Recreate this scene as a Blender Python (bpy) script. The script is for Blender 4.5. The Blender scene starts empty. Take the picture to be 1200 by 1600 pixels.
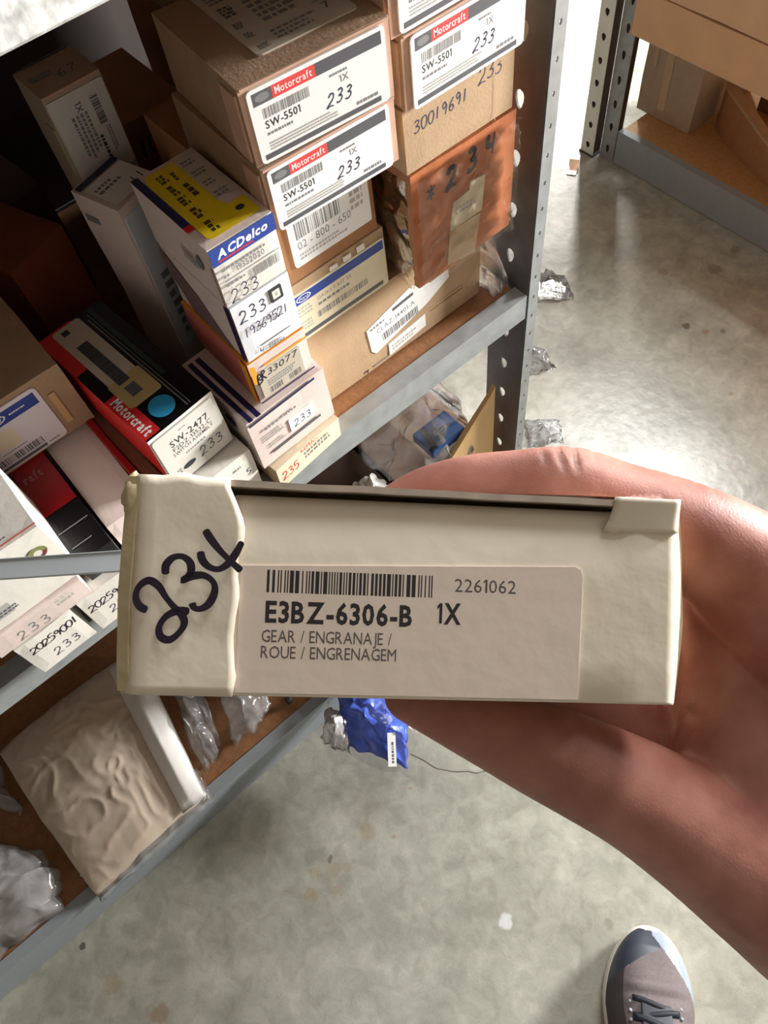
import bpy, bmesh, math, random
from mathutils import Vector, Matrix, noise
from mathutils.bvhtree import BVHTree
random.seed(7)
C = bpy.context.scene.collection
PI = math.pi
# ------------------------------------------------------------------ camera, light, exposure
cam_d = bpy.data.cameras.new('camera'); cam = bpy.data.objects.new('camera', cam_d); C.objects.link(cam)
R3 = Matrix(((0.757774, 0.601064, -0.253969), (-0.645671, 0.634468, -0.424923), (-0.09427, 0.485976, 0.868873)))
# the lens looks down past the shelf; columns are the camera's right, up and back
cam.matrix_world = Matrix.Translation((0, 0, 1.15)) @ Matrix((R3[0], R3[1], R3[2])).to_4x4()
cam_d.sensor_fit = 'VERTICAL'; cam_d.sensor_height = 36.0; cam_d.lens = 1220.1 / 1600 * 36.0
cam_d.clip_start = 0.02
bpy.context.scene.camera = cam
w = bpy.data.worlds.new('world'); bpy.context.scene.world = w; w.use_nodes = True
w.node_tree.nodes['Background'].inputs[0].default_value = (0.85, 0.92, 1.0, 1)
w.node_tree.nodes['Background'].inputs[1].default_value = 0.12
def area(name, loc, target, sx, sy, power, col):
    d = bpy.data.lights.new(name, 'AREA'); d.shape = 'RECTANGLE'; d.size = sx; d.size_y = sy; d.energy = power; d.color = col
    o = bpy.data.objects.new(name, d); C.objects.link(o); o.location = loc
    o.rotation_euler = (Vector(target) - Vector(loc)).to_track_quat('-Z', 'Y').to_euler()
    return o
area('window_light', (3.12, -.56, 1.15), (0.2, 0.3, 0.75), 0.62, 0.62, 250, (1.0, 0.985, 0.96))
area('door_light', (2.80, 2.27, 1.25), (0, 0, 1.0), 0.17, 2.0, 30, (1.0, 0.97, 0.92))
area('ceiling_light', (1.9, 0.9, 2.50), (0.5, 0.1, 0.3), 0.9, 0.9, 64, (0.97, 0.99, 1.0))
vs = bpy.context.scene.view_settings
vs.view_transform = 'Standard'; vs.look = 'None'; vs.gamma = 1.0; vs.use_curve_mapping = False; vs.exposure = 0.35

# ------------------------------------------------------------------ materials
def lin(c):
    return tuple((x / 12.92 if x <= .04045 else ((x + .055) / 1.055) ** 2.4) for x in [v / 255 for v in c]) + (1,)
MATS = {}
def mat(name, rgb, rough=.6, metal=0, var=.12, scale=30, bump=.0, bscale=200, spec=.5, stretch=None, coat=0):
    if name in MATS: return MATS[name]
    m = bpy.data.materials.new(name); m.use_nodes = True; nt = m.node_tree; N = nt.nodes; L = nt.links
    b = N['Principled BSDF']; b.inputs['Roughness'].default_value = rough; b.inputs['Metallic'].default_value = metal
    b.inputs['Specular IOR Level'].default_value = spec; b.inputs['Coat Weight'].default_value = coat
    tc = N.new('ShaderNodeTexCoord'); n = N.new('ShaderNodeTexNoise'); n.inputs['Scale'].default_value = scale; n.inputs['Detail'].default_value = 4
    src = tc.outputs['Object']
    if stretch:
        mp = N.new('ShaderNodeMapping'); mp.inputs['Scale'].default_value = stretch; L.new(src, mp.inputs[0]); src = mp.outputs[0]
    L.new(src, n.inputs['Vector'])
    r = N.new('ShaderNodeValToRGB'); c = lin(rgb)
    r.color_ramp.elements[0].position = .3; r.color_ramp.elements[1].position = .7
    r.color_ramp.elements[0].color = tuple(x * (1 - var) for x in c[:3]) + (1,)
    r.color_ramp.elements[1].color = tuple(min(1, x * (1 + var)) for x in c[:3]) + (1,)
    L.new(n.outputs['Fac'], r.inputs[0]); L.new(r.outputs[0], b.inputs['Base Color'])
    if bump:
        n2 = N.new('ShaderNodeTexNoise'); n2.inputs['Scale'].default_value = bscale; n2.inputs['Detail'].default_value = 3
        L.new(src, n2.inputs['Vector'])
        bp = N.new('ShaderNodeBump'); bp.inputs['Strength'].default_value = bump; bp.inputs['Distance'].default_value = .001
        L.new(n2.outputs['Fac'], bp.inputs['Height']); L.new(bp.outputs[0], b.inputs['Normal'])
    MATS[name] = m; return m
card = mat('cardboard', (166, 138, 112), .8, var=.07, scale=60, bump=.25, bscale=400, spec=.25)
card_dk = mat('cardboard_brown', (162, 116, 80), .8, var=.08, scale=50, bump=.25, bscale=400, spec=.25)
card_lt = mat('cardboard_light', (180, 153, 122), .8, var=.06, scale=50, bump=.25, bscale=400, spec=.25)
card_or = mat('cardboard_orange', (186, 110, 66), .55, var=.16, scale=45, bump=.4, bscale=120, spec=.5)
card_gr = mat('cardboard_grey', (176, 160, 140), .8, var=.06, scale=50, bump=.2, bscale=300, spec=.25)
card_pk = mat('card_inside_edge', (196, 160, 140), .8, var=.1, scale=90, spec=.2)
white = mat('white_card', (226, 222, 214), .5, var=.02, scale=40, bump=.15, bscale=150, spec=.4)
whiteP = mat('pinkish_white_card', (222, 205, 198), .55, var=.03, scale=40, bump=.15, bscale=150)
paper = mat('label_paper', (240, 240, 240), .5, var=.01, scale=40, spec=.4)
paper_y = mat('label_paper_aged', (226, 214, 186), .55, var=.05, scale=60)
paper_g = mat('label_paper_grey', (196, 186, 170), .55, var=.04, scale=60)
yellow = mat('yellow_print', (226, 196, 20), .5, var=.05, scale=60)
blue = mat('blue_print', (38, 66, 150), .4, var=.05)
navy = mat('navy_print', (28, 28, 74), .4, var=.08)
purple = mat('purple_print', (52, 34, 84), .4, var=.08)
red = mat('red_print', (206, 40, 40), .4, var=.05)
redlab = mat('coral_print', (222, 72, 72), .45, var=.03)
pink = mat('salmon_print', (214, 118, 108), .45, var=.06)
orange = mat('orange_print', (240, 160, 40), .45, var=.05)
black = mat('black_print', (16, 15, 17), .28, var=.2, scale=25)
ink = mat('ink', (52, 52, 56), .5, var=.1)
inkl = mat('ink_faded', (128, 128, 130), .5, var=.1)
inkxl = mat('ink_pale', (176, 174, 170), .5, var=.05)
dgrey = mat('grey_print', (88, 90, 94), .5, var=.1)
marker = mat('marker_ink', (38, 26, 44), .35, var=.3, scale=300)
pen = mat('pen_ink', (66, 62, 84), .5, var=.2)
cyan = mat('cyan_sticker', (48, 156, 208), .4, var=.03)
tape = mat('packing_tape', (196, 158, 112), .22, var=.05, scale=80, bump=.2, bscale=60)
steel = mat('galvanized_steel', (158, 163, 165), .42, metal=.3, var=.14, scale=60, bump=.15, bscale=90)
steel_b = mat('bright_galvanized_steel', (226, 230, 230), .4, metal=0, var=.42, scale=140, bump=.6, bscale=90)
panel_m = mat('shade_panel_paint', (58, 50, 46), .7, var=.1)  # dark tone puts the shelf's inner shade into the panels
steel_d = mat('dark_steel', (104, 104, 106), .5, metal=.7, var=.2, scale=40, bump=.2, bscale=80)
painted = mat('grey_painted_steel', (150, 158, 164), .5, var=.04, scale=60)
board = mat('particle_board', (148, 104, 68), .6, var=.16, scale=120, bump=.3, bscale=300)
boardR = mat('particle_board_light', (188, 146, 98), .6, var=.12, scale=120, bump=.3, bscale=300)
dark_in = mat('dark_brown_and_shade', (70, 50, 38), .85, var=.2, scale=20)  # own brown of the open carton; elsewhere a dark stand-in for shade
wallm = mat('wall_paint', (118, 112, 104), .8, var=.03, scale=5)
ceilm = mat('ceiling_paint', (112, 108, 102), .85, var=.02, scale=5)
frame_m = mat('door_frame_paint', (190, 188, 182), .5, var=.03)
milk = mat('milky_film', (206, 190, 172), .35, var=.14, scale=16, bump=.35, bscale=60)
MILKW = mat('white_film', (240, 238, 234), .3, var=.03, scale=14, bump=.4, bscale=60)
bluebag = mat('blue_plastic', (84, 116, 232), .2, var=.25, scale=60, bump=.7, bscale=90)
bluep = mat('deep_blue_plastic', (24, 74, 140), .3, var=.1, scale=40)
rubber = mat('dark_rubber', (40, 40, 44), .6, var=.15)

def film(name, tint, haze, rough=.16, bs=22, bump=.3, ior=1.4):
    m = bpy.data.materials.new(name); m.use_nodes = True; nt = m.node_tree; N = nt.nodes; L = nt.links
    out = N['Material Output']; N.remove(N['Principled BSDF'])
    tr = N.new('ShaderNodeBsdfTransparent'); tr.inputs[0].default_value = (.94, .95, .95, 1)
    df = N.new('ShaderNodeBsdfPrincipled'); df.inputs['Base Color'].default_value = lin(tint); df.inputs['Roughness'].default_value = rough
    df.inputs['Specular IOR Level'].default_value = .8
    gl = N.new('ShaderNodeBsdfGlossy'); gl.inputs['Roughness'].default_value = rough
    tc = N.new('ShaderNodeTexCoord'); n = N.new('ShaderNodeTexNoise'); n.inputs['Scale'].default_value = bs; n.inputs['Detail'].default_value = 4; n.inputs['Distortion'].default_value = 1.5
    L.new(tc.outputs['Object'], n.inputs['Vector'])
    bp = N.new('ShaderNodeBump'); bp.inputs['Strength'].default_value = bump; bp.inputs['Distance'].default_value = .004
    L.new(n.outputs['Fac'], bp.inputs['Height']); L.new(bp.outputs[0], gl.inputs['Normal']); L.new(bp.outputs[0], df.inputs['Normal'])
    m1 = N.new('ShaderNodeMixShader'); rp = N.new('ShaderNodeMapRange')
    rp.inputs['From Min'].default_value = .35; rp.inputs['From Max'].default_value = .7; rp.inputs['To Min'].default_value = haze * .4; rp.inputs['To Max'].default_value = haze * 1.6
    L.new(n.outputs['Fac'], rp.inputs['Value']); L.new(rp.outputs[0], m1.inputs[0]); L.new(tr.outputs[0], m1.inputs[1]); L.new(df.outputs[0], m1.inputs[2])
    lw = N.new('ShaderNodeFresnel'); lw.inputs['IOR'].default_value = ior; L.new(bp.outputs[0], lw.inputs['Normal'])
    m2 = N.new('ShaderNodeMixShader'); L.new(lw.outputs[0], m2.inputs[0]); L.new(m1.outputs[0], m2.inputs[1]); L.new(gl.outputs[0], m2.inputs[2])
    L.new(m2.outputs[0], out.inputs[0]); MATS[name] = m; return m
clear = film('clear_film', (225, 228, 230), .2)
hazy = film('hazy_film', (228, 228, 230), .24, rough=.2, bump=.15)
wrapm = film('wrap_film', (236, 220, 200), .02, rough=.12, bs=40, bump=.25, ior=1.25)

def floor_mat():
    m = bpy.data.materials.new('concrete'); m.use_nodes = True; nt = m.node_tree; N = nt.nodes; L = nt.links
    b = N['Principled BSDF']; g = N.new('ShaderNodeNewGeometry')
    def nz(scale, det, dist=0):
        n = N.new('ShaderNodeTexNoise'); n.inputs['Scale'].default_value = scale; n.inputs['Detail'].default_value = det; n.inputs['Distortion'].default_value = dist
        L.new(g.outputs['Position'], n.inputs['Vector']); return n.outputs['Fac']
    def ramp(src, a, bb, ca, cb):
        r = N.new('ShaderNodeValToRGB'); r.color_ramp.elements[0].position = a; r.color_ramp.elements[1].position = bb
        r.color_ramp.elements[0].color = lin(ca); r.color_ramp.elements[1].color = lin(cb); L.new(src, r.inputs[0]); return r.outputs[0]
    def mix(f, a, bb, mode='MIX', fac=1.0):
        x = N.new('ShaderNodeMix'); x.data_type = 'RGBA'; x.blend_type = mode
        if f is None: x.inputs[0].default_value = fac
        else: L.new(f, x.inputs[0])
        for s, v in ((6, a), (7, bb)):
            if isinstance(v, tuple): x.inputs[s].default_value = v
            else: L.new(v, x.inputs[s])
        return x.outputs[2]
    base = ramp(nz(9, 5, .6), .32, .68, (164, 163, 151), (193, 192, 180))
    fine = ramp(nz(42, 4, .8), .3, .7, (205, 205, 203), (255, 255, 255))
    col = mix(None, base, fine, 'MULTIPLY', .7)
    grit = ramp(nz(500, 2), .25, .4, (190, 186, 180), (255, 255, 255))
    col = mix(None, col, grit, 'MULTIPLY', .6)
    wn = N.new('ShaderNodeTexNoise'); wn.inputs['Scale'].default_value = 70; L.new(g.outputs['Position'], wn.inputs['Vector'])
    sub = N.new('ShaderNodeVectorMath'); sub.operation = 'MULTIPLY_ADD'; L.new(wn.outputs['Color'], sub.inputs[0])
    sub.inputs[1].default_value = (.012, .012, 0); L.new(g.outputs['Position'], sub.inputs[2])
    spots = [(-.111, .189, .010, 0, .5), (-.090, .207, .0085, 0, .35), (-.067, .190, .009, 0, .4), (-.001, .199, .012, 0, .32), (-.082, .170, .006, 0, .4), (-.053, .183, .006, 0, .35), (-.064, .207, .004, 2, .6),
             (.079, .203, .003, 1, .5), (.022, .171, .003, 1, .5), (.063, -.003, .009, 3, .7), (-.383, .341, .0055, 2, .9), (-.375, .276, .012, 0, .5), (1.089, .601, .011, 1, .35),
             (1.011, .481, .008, 2, .8), (1.162, .537, .014, 2, .45), (1.232, .540, .010, 2, .4), (1.070, .715, .022, 2, .2), (1.025, .448, .006, 1, .5), (1.047, .426, .005, 2, .6), (.943, .328, .005, 1, .5),
             (-.343, .207, .012, 1, .5), (.16, -.09, .006, 2, .25), (.23, .08, .01, 3, .3), (.30, .02, .012, 2, .2)]
    cols = [lin((158, 140, 108)), lin((148, 112, 84)), lin((92, 84, 76)), lin((224, 226, 230))]
    for x, y, r, k, s in spots:
        d = N.new('ShaderNodeVectorMath'); d.operation = 'DISTANCE'; L.new(sub.outputs[0], d.inputs[0]); d.inputs[1].default_value = (x, y, 0)
        mr = N.new('ShaderNodeMapRange'); mr.inputs['From Min'].default_value = r * .75; mr.inputs['From Max'].default_value = r * 1.1
        mr.inputs['To Min'].default_value = s; mr.inputs['To Max'].default_value = 0; L.new(d.outputs['Value'], mr.inputs['Value'])
        col = mix(mr.outputs[0], col, cols[k])
    L.new(col, b.inputs['Base Color'])
    rr = N.new('ShaderNodeMapRange'); rr.inputs['To Min'].default_value = .19; rr.inputs['To Max'].default_value = .34; L.new(nz(14, 4), rr.inputs['Value']); L.new(rr.outputs[0], b.inputs['Roughness'])
    bp = N.new('ShaderNodeBump'); bp.inputs['Strength'].default_value = .25; bp.inputs['Distance'].default_value = .002; L.new(nz(60, 5), bp.inputs['Height']); L.new(bp.outputs[0], b.inputs['Normal'])
    b.inputs['Specular IOR Level'].default_value = .5
    return m
conc = floor_mat()

def skin_mat():
    m = bpy.data.materials.new('skin'); m.use_nodes = True; nt = m.node_tree; N = nt.nodes; L = nt.links
    b = N['Principled BSDF']; tc = N.new('ShaderNodeTexCoord')
    n = N.new('ShaderNodeTexNoise'); n.inputs['Scale'].default_value = 55; n.inputs['Detail'].default_value = 5; L.new(tc.outputs['Object'], n.inputs['Vector'])
    r = N.new('ShaderNodeValToRGB'); r.color_ramp.elements[0].position = .3; r.color_ramp.elements[1].position = .72
    r.color_ramp.elements[0].color = lin((146, 88, 76)); r.color_ramp.elements[1].color = lin((192, 134, 118))
    L.new(n.outputs['Fac'], r.inputs[0]); L.new(r.outputs[0], b.inputs['Base Color'])
    b.inputs['Roughness'].default_value = .48; b.inputs['Subsurface Weight'].default_value = .12; b.inputs['Subsurface Radius'].default_value = (.004, .0015, .0008); b.inputs['Subsurface Scale'].default_value = 1.0
    v = N.new('ShaderNodeTexVoronoi'); v.inputs['Scale'].default_value = 900; v.feature = 'DISTANCE_TO_EDGE'; L.new(tc.outputs['Object'], v.inputs['Vector'])
    wv = N.new('ShaderNodeTexNoise'); wv.inputs['Scale'].default_value = 160; wv.inputs['Detail'].default_value = 4; L.new(tc.outputs['Object'], wv.inputs['Vector'])
    ad = N.new('ShaderNodeMath'); ad.operation = 'MULTIPLY_ADD'; L.new(v.outputs['Distance'], ad.inputs[0]); ad.inputs[1].default_value = .3; L.new(wv.outputs['Fac'], ad.inputs[2])
    bp = N.new('ShaderNodeBump'); bp.inputs['Strength'].default_value = .35; bp.inputs['Distance'].default_value = .0006; L.new(ad.outputs[0], bp.inputs['Height']); L.new(bp.outputs[0], b.inputs['Normal'])
    return m
skin = skin_mat()

# ------------------------------------------------------------------ helpers
def tag(o, label=None, cat=None, group=None, kind=None):
    if label: o['label'] = label
    if cat: o['category'] = cat
    if group: o['group'] = group
    if kind: o['kind'] = kind
    return o
def empty(name, label, cat, loc, rz=0, group=None):
    o = bpy.data.objects.new(name, None); C.objects.link(o); o.location = loc; o.rotation_euler = (0, 0, rz); o.empty_display_size = .02
    return tag(o, label, cat, group)
def link(name, me, mats, parent=None, smooth=False):
    for m in (mats if isinstance(mats, (list, tuple)) else [mats]): me.materials.append(m)
    if smooth:
        for p in me.polygons: p.use_smooth = True
    o = bpy.data.objects.new(name, me); C.objects.link(o)
    if parent: o.parent = parent
    return o
def from_bm(name, bm, mats, parent=None, smooth=False):
    me = bpy.data.meshes.new(name); bmesh.ops.recalc_face_normals(bm, faces=bm.faces); bm.to_mesh(me); bm.free()
    return link(name, me, mats, parent, smooth)
def from_data(name, v, f, mats, parent=None, smooth=False, mi=None):
    me = bpy.data.meshes.new(name); me.from_pydata([tuple(p) for p in v], [], f); me.update()
    o = link(name, me, mats, parent, smooth)
    if mi: me.polygons.foreach_set('material_index', mi)
    return o
def add_box(bm, x0, x1, y0, y1, z0, z1, bev=0, mi=0):
    vs_ = [bm.verts.new(p) for p in ((x0,y0,z0),(x1,y0,z0),(x1,y1,z0),(x0,y1,z0),(x0,y0,z1),(x1,y0,z1),(x1,y1,z1),(x0,y1,z1))]
    fs = [bm.faces.new([vs_[i] for i in q]) for q in ((0,3,2,1),(4,5,6,7),(0,1,5,4),(1,2,6,5),(2,3,7,6),(3,0,4,7))]
    for f in fs: f.material_index = mi
    if bev:
        es = list({e for f in fs for e in f.edges}); bmesh.ops.bevel(bm, geom=es, offset=bev, segments=2, affect='EDGES', profile=.5)
    return fs
def boxobj(name, dims, m, parent=None, bev=.0, kind=None):
    bm = bmesh.new(); add_box(bm, *dims, bev=bev); o = from_bm(name, bm, m, parent)
    if kind: o['kind'] = kind
    return o

# flat print: words, bars, strokes laid on a face, all one thin label mesh
_tc = {}
def text_geo(s, bold=0, shear=0):
    k = (s, bold, shear)
    if k in _tc: return _tc[k]
    cu = bpy.data.curves.new('t', 'FONT'); cu.body = s; cu.size = 1; cu.resolution_u = 2; cu.offset = bold; cu.shear = shear
    o = bpy.data.objects.new('t', cu); C.objects.link(o); dg = bpy.context.evaluated_depsgraph_get(); dg.update()
    me = bpy.data.meshes.new_from_object(o.evaluated_get(dg))
    v = [(p.co.x, p.co.y) for p in me.vertices]; f = [tuple(p.vertices) for p in me.polygons]
    bpy.data.objects.remove(o); bpy.data.curves.remove(cu); bpy.data.meshes.remove(me)
    _tc[k] = (v, f); return _tc[k]
DIG = {'0': [[(.5,1),(.15,.85),(.05,.4),(.3,0),(.6,.1),(.75,.5),(.65,.9),(.45,1)]],
 '1': [[(.35,1),(.32,.5),(.3,0)]],
 '2': [[(.05,.75),(.25,1),(.6,.9),(.6,.6),(.3,.3),(.0,.0),(.35,.08),(.8,.0)]],
 '3': [[(.1,.9),(.4,1),(.65,.8),(.4,.55),(.3,.52),(.6,.45),(.7,.2),(.4,0),(.05,.1)]],
 '4': [[(.15,1),(.1,.5),(.65,.5)],[(.6,1),(.5,0)]],
 '5': [[(.7,1),(.2,1),(.15,.6),(.5,.62),(.7,.3),(.4,0),(.05,.08)]],
 '6': [[(.6,1),(.2,.6),(.1,.2),(.4,0),(.65,.2),(.45,.45),(.15,.3)]],
 '7': [[(.1,.95),(.7,.95),(.4,.5),(.25,0)]],
 '8': [[(.6,.9),(.3,1),(.15,.8),(.6,.35),(.5,.02),(.15,.05),(.15,.35),(.6,.75),(.6,.9)]],
 '9': [[(.6,.75),(.35,1),(.1,.8),(.3,.5),(.6,.7),(.6,.4),(.5,0)]],
 '*': [[(.1,.3),(.7,.75)],[(.4,.15),(.4,.9)],[(.65,.3),(.1,.72)]], ' ': [], '/': [[(.1,0),(.6,1)]], 'B': [[(.1,0),(.15,1),(.5,.8),(.2,.55),(.6,.3),(.1,0)]], 'R': [[(.1,0),(.15,1),(.5,.8),(.2,.5),(.65,0)]]}
def smooth_line(p, n=5):
    if len(p) < 3: return p
    q = [p[0]] + list(p) + [p[-1]]; out = []
    for i in range(1, len(q) - 2):
        for k in range(n):
            t = k / n; a, b, c, d = q[i-1], q[i], q[i+1], q[i+2]
            out.append(tuple(.5*((2*b[j])+(-a[j]+c[j])*t+(2*a[j]-5*b[j]+4*c[j]-d[j])*t*t+(-a[j]+3*b[j]-3*c[j]+d[j])*t**3) for j in (0,1)))
    return out + [p[-1]]
class Print:
    """flat print on a face; origin O, directions U and V in the thing's own frame"""
    def __init__(s, O, U, V, lift=.0005):
        s.O = Vector(O); s.U = Vector(U).normalized(); s.V = Vector(V).normalized(); s.N = s.U.cross(s.V); s.lift = lift; s.v = []; s.f = []; s.m = []; s.mats = []; s.k = 0; s.T = (0, 0, 0); s.bare = True; s.hug = []
    def at(s, x, y, deg): s.T = (x, y, math.radians(deg)); return s
    def _p(s, x, y, h):
        c, n = math.cos(s.T[2]), math.sin(s.T[2]); X = s.T[0] + c*x - n*y; Y = s.T[1] + n*x + c*y
        s.v.append(s.O + s.U*X + s.V*Y + s.N*h)
    def add(s, pts, faces, m, up=True):
        if up: s.k += 1
        if m not in s.mats: s.mats.append(m)
        b = len(s.v); h = s.lift + s.k * .000007
        if s.bare: s.hug += [(b+i, s.k) for i in range(len(pts))]
        for x, y in pts: s._p(x, y, h)
        for f in faces: s.f.append(tuple(b + i for i in f)); s.m.append(s.mats.index(m))
    def poly(s, pts, m): s.bare = False; s.add(pts, [tuple(range(len(pts)))], m)
    def slab(s, pts, m):
        """a piece of paper with a thickness"""
        s.poly(pts, m); n = len(pts); b = len(s.v) - n
        for x, y in pts: s._p(x, y, -.0002)
        for i in range(n): s.f.append((b+i, b+n+i, b+n+(i+1) % n, b+(i+1) % n)); s.m.append(s.mats.index(m))
    def rnd(s, x, y, w, h, r, m):
        pts = []
        for cx, cy, a0 in ((x+w-r, y+r, -90), (x+w-r, y+h-r, 0), (x+r, y+h-r, 90), (x+r, y+r, 180)):
            for k in range(5): a = math.radians(a0 + k*22.5); pts.append((cx + r*math.cos(a), cy + r*math.sin(a)))
        s.slab(pts, m)
    def rect(s, x, y, w, h, m): s.poly([(x,y),(x+w,y),(x+w,y+h),(x,y+h)], m)
    def oval(s, x, y, rx, ry, m, n=20): s.poly([(x+rx*math.cos(2*PI*i/n), y+ry*math.sin(2*PI*i/n)) for i in range(n)], m)
    def text(s, t, x, y, size, m, wid=None, bold=0, shear=0):
        v = []; f = []; X = 0
        for ch in t:
            if ch == ' ': X += .30; continue
            if ch == '1': cv = [(.10,0),(.21+bold,0),(.21+bold,.7),(.11,.7),(.0,.60),(.0,.51-bold),(.10,.57)]; cf = [(0,1,2,3,6),(3,4,5,6)]
            else: cv, cf = text_geo(ch, bold, 0)
            x0 = min(p[0] for p in cv); x1 = max(p[0] for p in cv); b0 = len(v)
            v += [(X + a-x0 + shear*b, b) for a, b in cv]; f += [tuple(b0+i for i in q) for q in cf]; X += x1-x0 + .085
        k = size / .7; sx_ = k if wid is None else wid/X
        s.add([(x + a*sx_, y + b*k) for a, b in v], f, m)
    def bars(s, x, y, w, h, m, seed=1, n=30):
        rd = random.Random(seed); px = 0; tot = []; s.k += 1
        for i in range(n): tot.append((rd.choice((1,1,2,3)), rd.choice((1,1,2))))
        T = sum(a+b for a, b in tot)
        for a, b in tot:
            q = [(x+px*w/T, y), (x+(px+a)*w/T, y), (x+(px+a)*w/T, y+h), (x+px*w/T, y+h)]; s.add(q, [(0,1,2,3)], m, False); px += a+b
    def fine(s, x, y, w, h, m, rows=1, seed=1, fill=.62):
        """rows of print too small to read"""
        rd = random.Random(seed); s.k += 1
        for r in range(rows):
            px = 0; H = h/rows*fill; yy = y + h - (r+1)*h/rows; end = w*rd.uniform(.7, 1)
            while px < end:
                a = rd.uniform(.5, 1.6)*H; a = min(a, end-px); s.add([(x+px,yy),(x+px+a,yy),(x+px+a,yy+H),(x+px,yy+H)], [(0,1,2,3)], m, False); px += a + H*.35
    def stroke(s, pts, wd, m, raw=False):
        p = pts if raw else smooth_line(pts); v = []; f = []; n = len(p)
        for i in range(n):
            a = p[max(0,i-1)]; b = p[min(n-1,i+1)]; dx, dy = b[0]-a[0], b[1]-a[1]; l = math.hypot(dx, dy) or 1
            ww = wd * (.5 if i in (0, n-1) else 1) * (.92 + .14*math.sin(i*.35)) / 2
            v += [(p[i][0]-dy/l*ww, p[i][1]+dx/l*ww), (p[i][0]+dy/l*ww, p[i][1]-dx/l*ww)]
        for i in range(n-1): f.append((2*i, 2*i+1, 2*i+3, 2*i+2))
        s.k -= .5; s.add(v, f, m)
    def hand(s, t, x, y, size, m, wd=None, gap=.85, tilt=.12):
        rd = random.Random(t); wd = wd or size*.11
        for i, ch in enumerate(t):
            ox = x + i*size*gap; oy = y + rd.uniform(-.06,.06)*size
            for st in DIG.get(ch, []): s.stroke([(ox + (a*.78 + b*tilt)*size, oy + b*size*rd.uniform(.96,1.04)) for a, b in st], wd, m)
    def done(s, name, parent, label=None):
        bodies = [c for c in C.objects if c.parent == parent and c.name.startswith('body')] if parent else []
        if bodies and s.hug:      # ink straight on the card follows its surface
            me = bodies[0].data; t = BVHTree.FromPolygons([v.co for v in me.vertices], [tuple(p.vertices) for p in me.polygons])
            for i, k in s.hug:
                hit = t.ray_cast(s.v[i] + s.N*.01, -s.N)[0]
                if hit: s.v[i] = hit + s.N*(.00007 + k*.000007)
        o = from_data(name, s.v, s.f, s.mats, parent, mi=s.m)
        if label: o['label'] = label
        return o

FR, LF, RT, TP = 'front', 'left', 'right', 'top'
def face(dim, side, lift=.0006):
    w_, d_, h_ = dim
    return {FR: lambda: Print((0,0,0), (1,0,0), (0,0,1), lift), LF: lambda: Print((0,d_,0), (0,-1,0), (0,0,1), lift),
            RT: lambda: Print((w_,0,0), (0,1,0), (0,0,1), lift), TP: lambda: Print((0,0,h_), (1,0,0), (0,1,0), lift)}[side]()
def carton(name, label, x, y, z, w_, d_, h_, body, yaw=0, mats=None, group=None, flap=None, seam=None, cat='box', tilt=None, rough=.0005, sidegap=True, inner=None):
    """an oblong box, its front left bottom corner at x, y, z; body > tuck flap, lid, seam tape"""
    root = empty(name, label, cat, (x, y, z), yaw, group)
    if tilt: root.rotation_euler = (tilt[0], tilt[1], yaw)
    mats = mats or {}; ml = [body]; idx = {}
    for k, v in mats.items():
        if v not in ml: ml.append(v)
        idx[k] = ml.index(v)
    bm = bmesh.new(); add_box(bm, 0, w_, 0, d_, 0, h_)
    bmesh.ops.subdivide_edges(bm, edges=bm.edges[:], cuts=5, use_grid_fill=True)
    for f in bm.faces:
        n = f.normal if f.normal.length else Vector((0,0,1)); f.normal_update(); n = f.normal
        k = FR if n.y < -.9 else LF if n.x < -.9 else RT if n.x > .9 else TP if n.z > .9 else None
        f.material_index = idx.get(k, 0)
    sd = random.uniform(0, 50)
    for v in bm.verts:
        p = v.co; q = noise.noise_vector(Vector((p.x*22+sd, p.y*22, p.z*22))) * rough
        ed = sum((abs(p.x) < 1e-6 or abs(p.x-w_) < 1e-6, abs(p.y) < 1e-6 or abs(p.y-d_) < 1e-6, abs(p.z) < 1e-6 or abs(p.z-h_) < 1e-6))
        if ed >= 2:   # worn, softened edges pulled in a little
            c = Vector((w_/2, d_/2, h_/2)); q += Vector(tuple((c[i]-p[i]) for i in range(3))).normalized() * .0006
        v.co = p + q
        if p.z < 1e-6: v.co.z = .0002 + abs(q.z)*.3
    b = from_bm('body', bm, ml, root)
    ct = inner or card_pk
    if flap:   # the closing flap on the left side, standing a little off the face, with its slit below
        fm = flap
        boxobj('tuck_flap', (-.0012, 0.0004, .003, min(.02, d_*.4), h_*.06, h_*.90), fm, root, .0003)
        boxobj('lid_edge', (.001, w_-.001, -.0011, .0006, h_-.0018, h_-.0002), ct, root, .0002)
    if seam is not None:
        boxobj('seam_tape', (w_*.42, w_*.58, .0, d_, h_-.0001, h_+.0003), seam, root)
    return root
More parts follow.
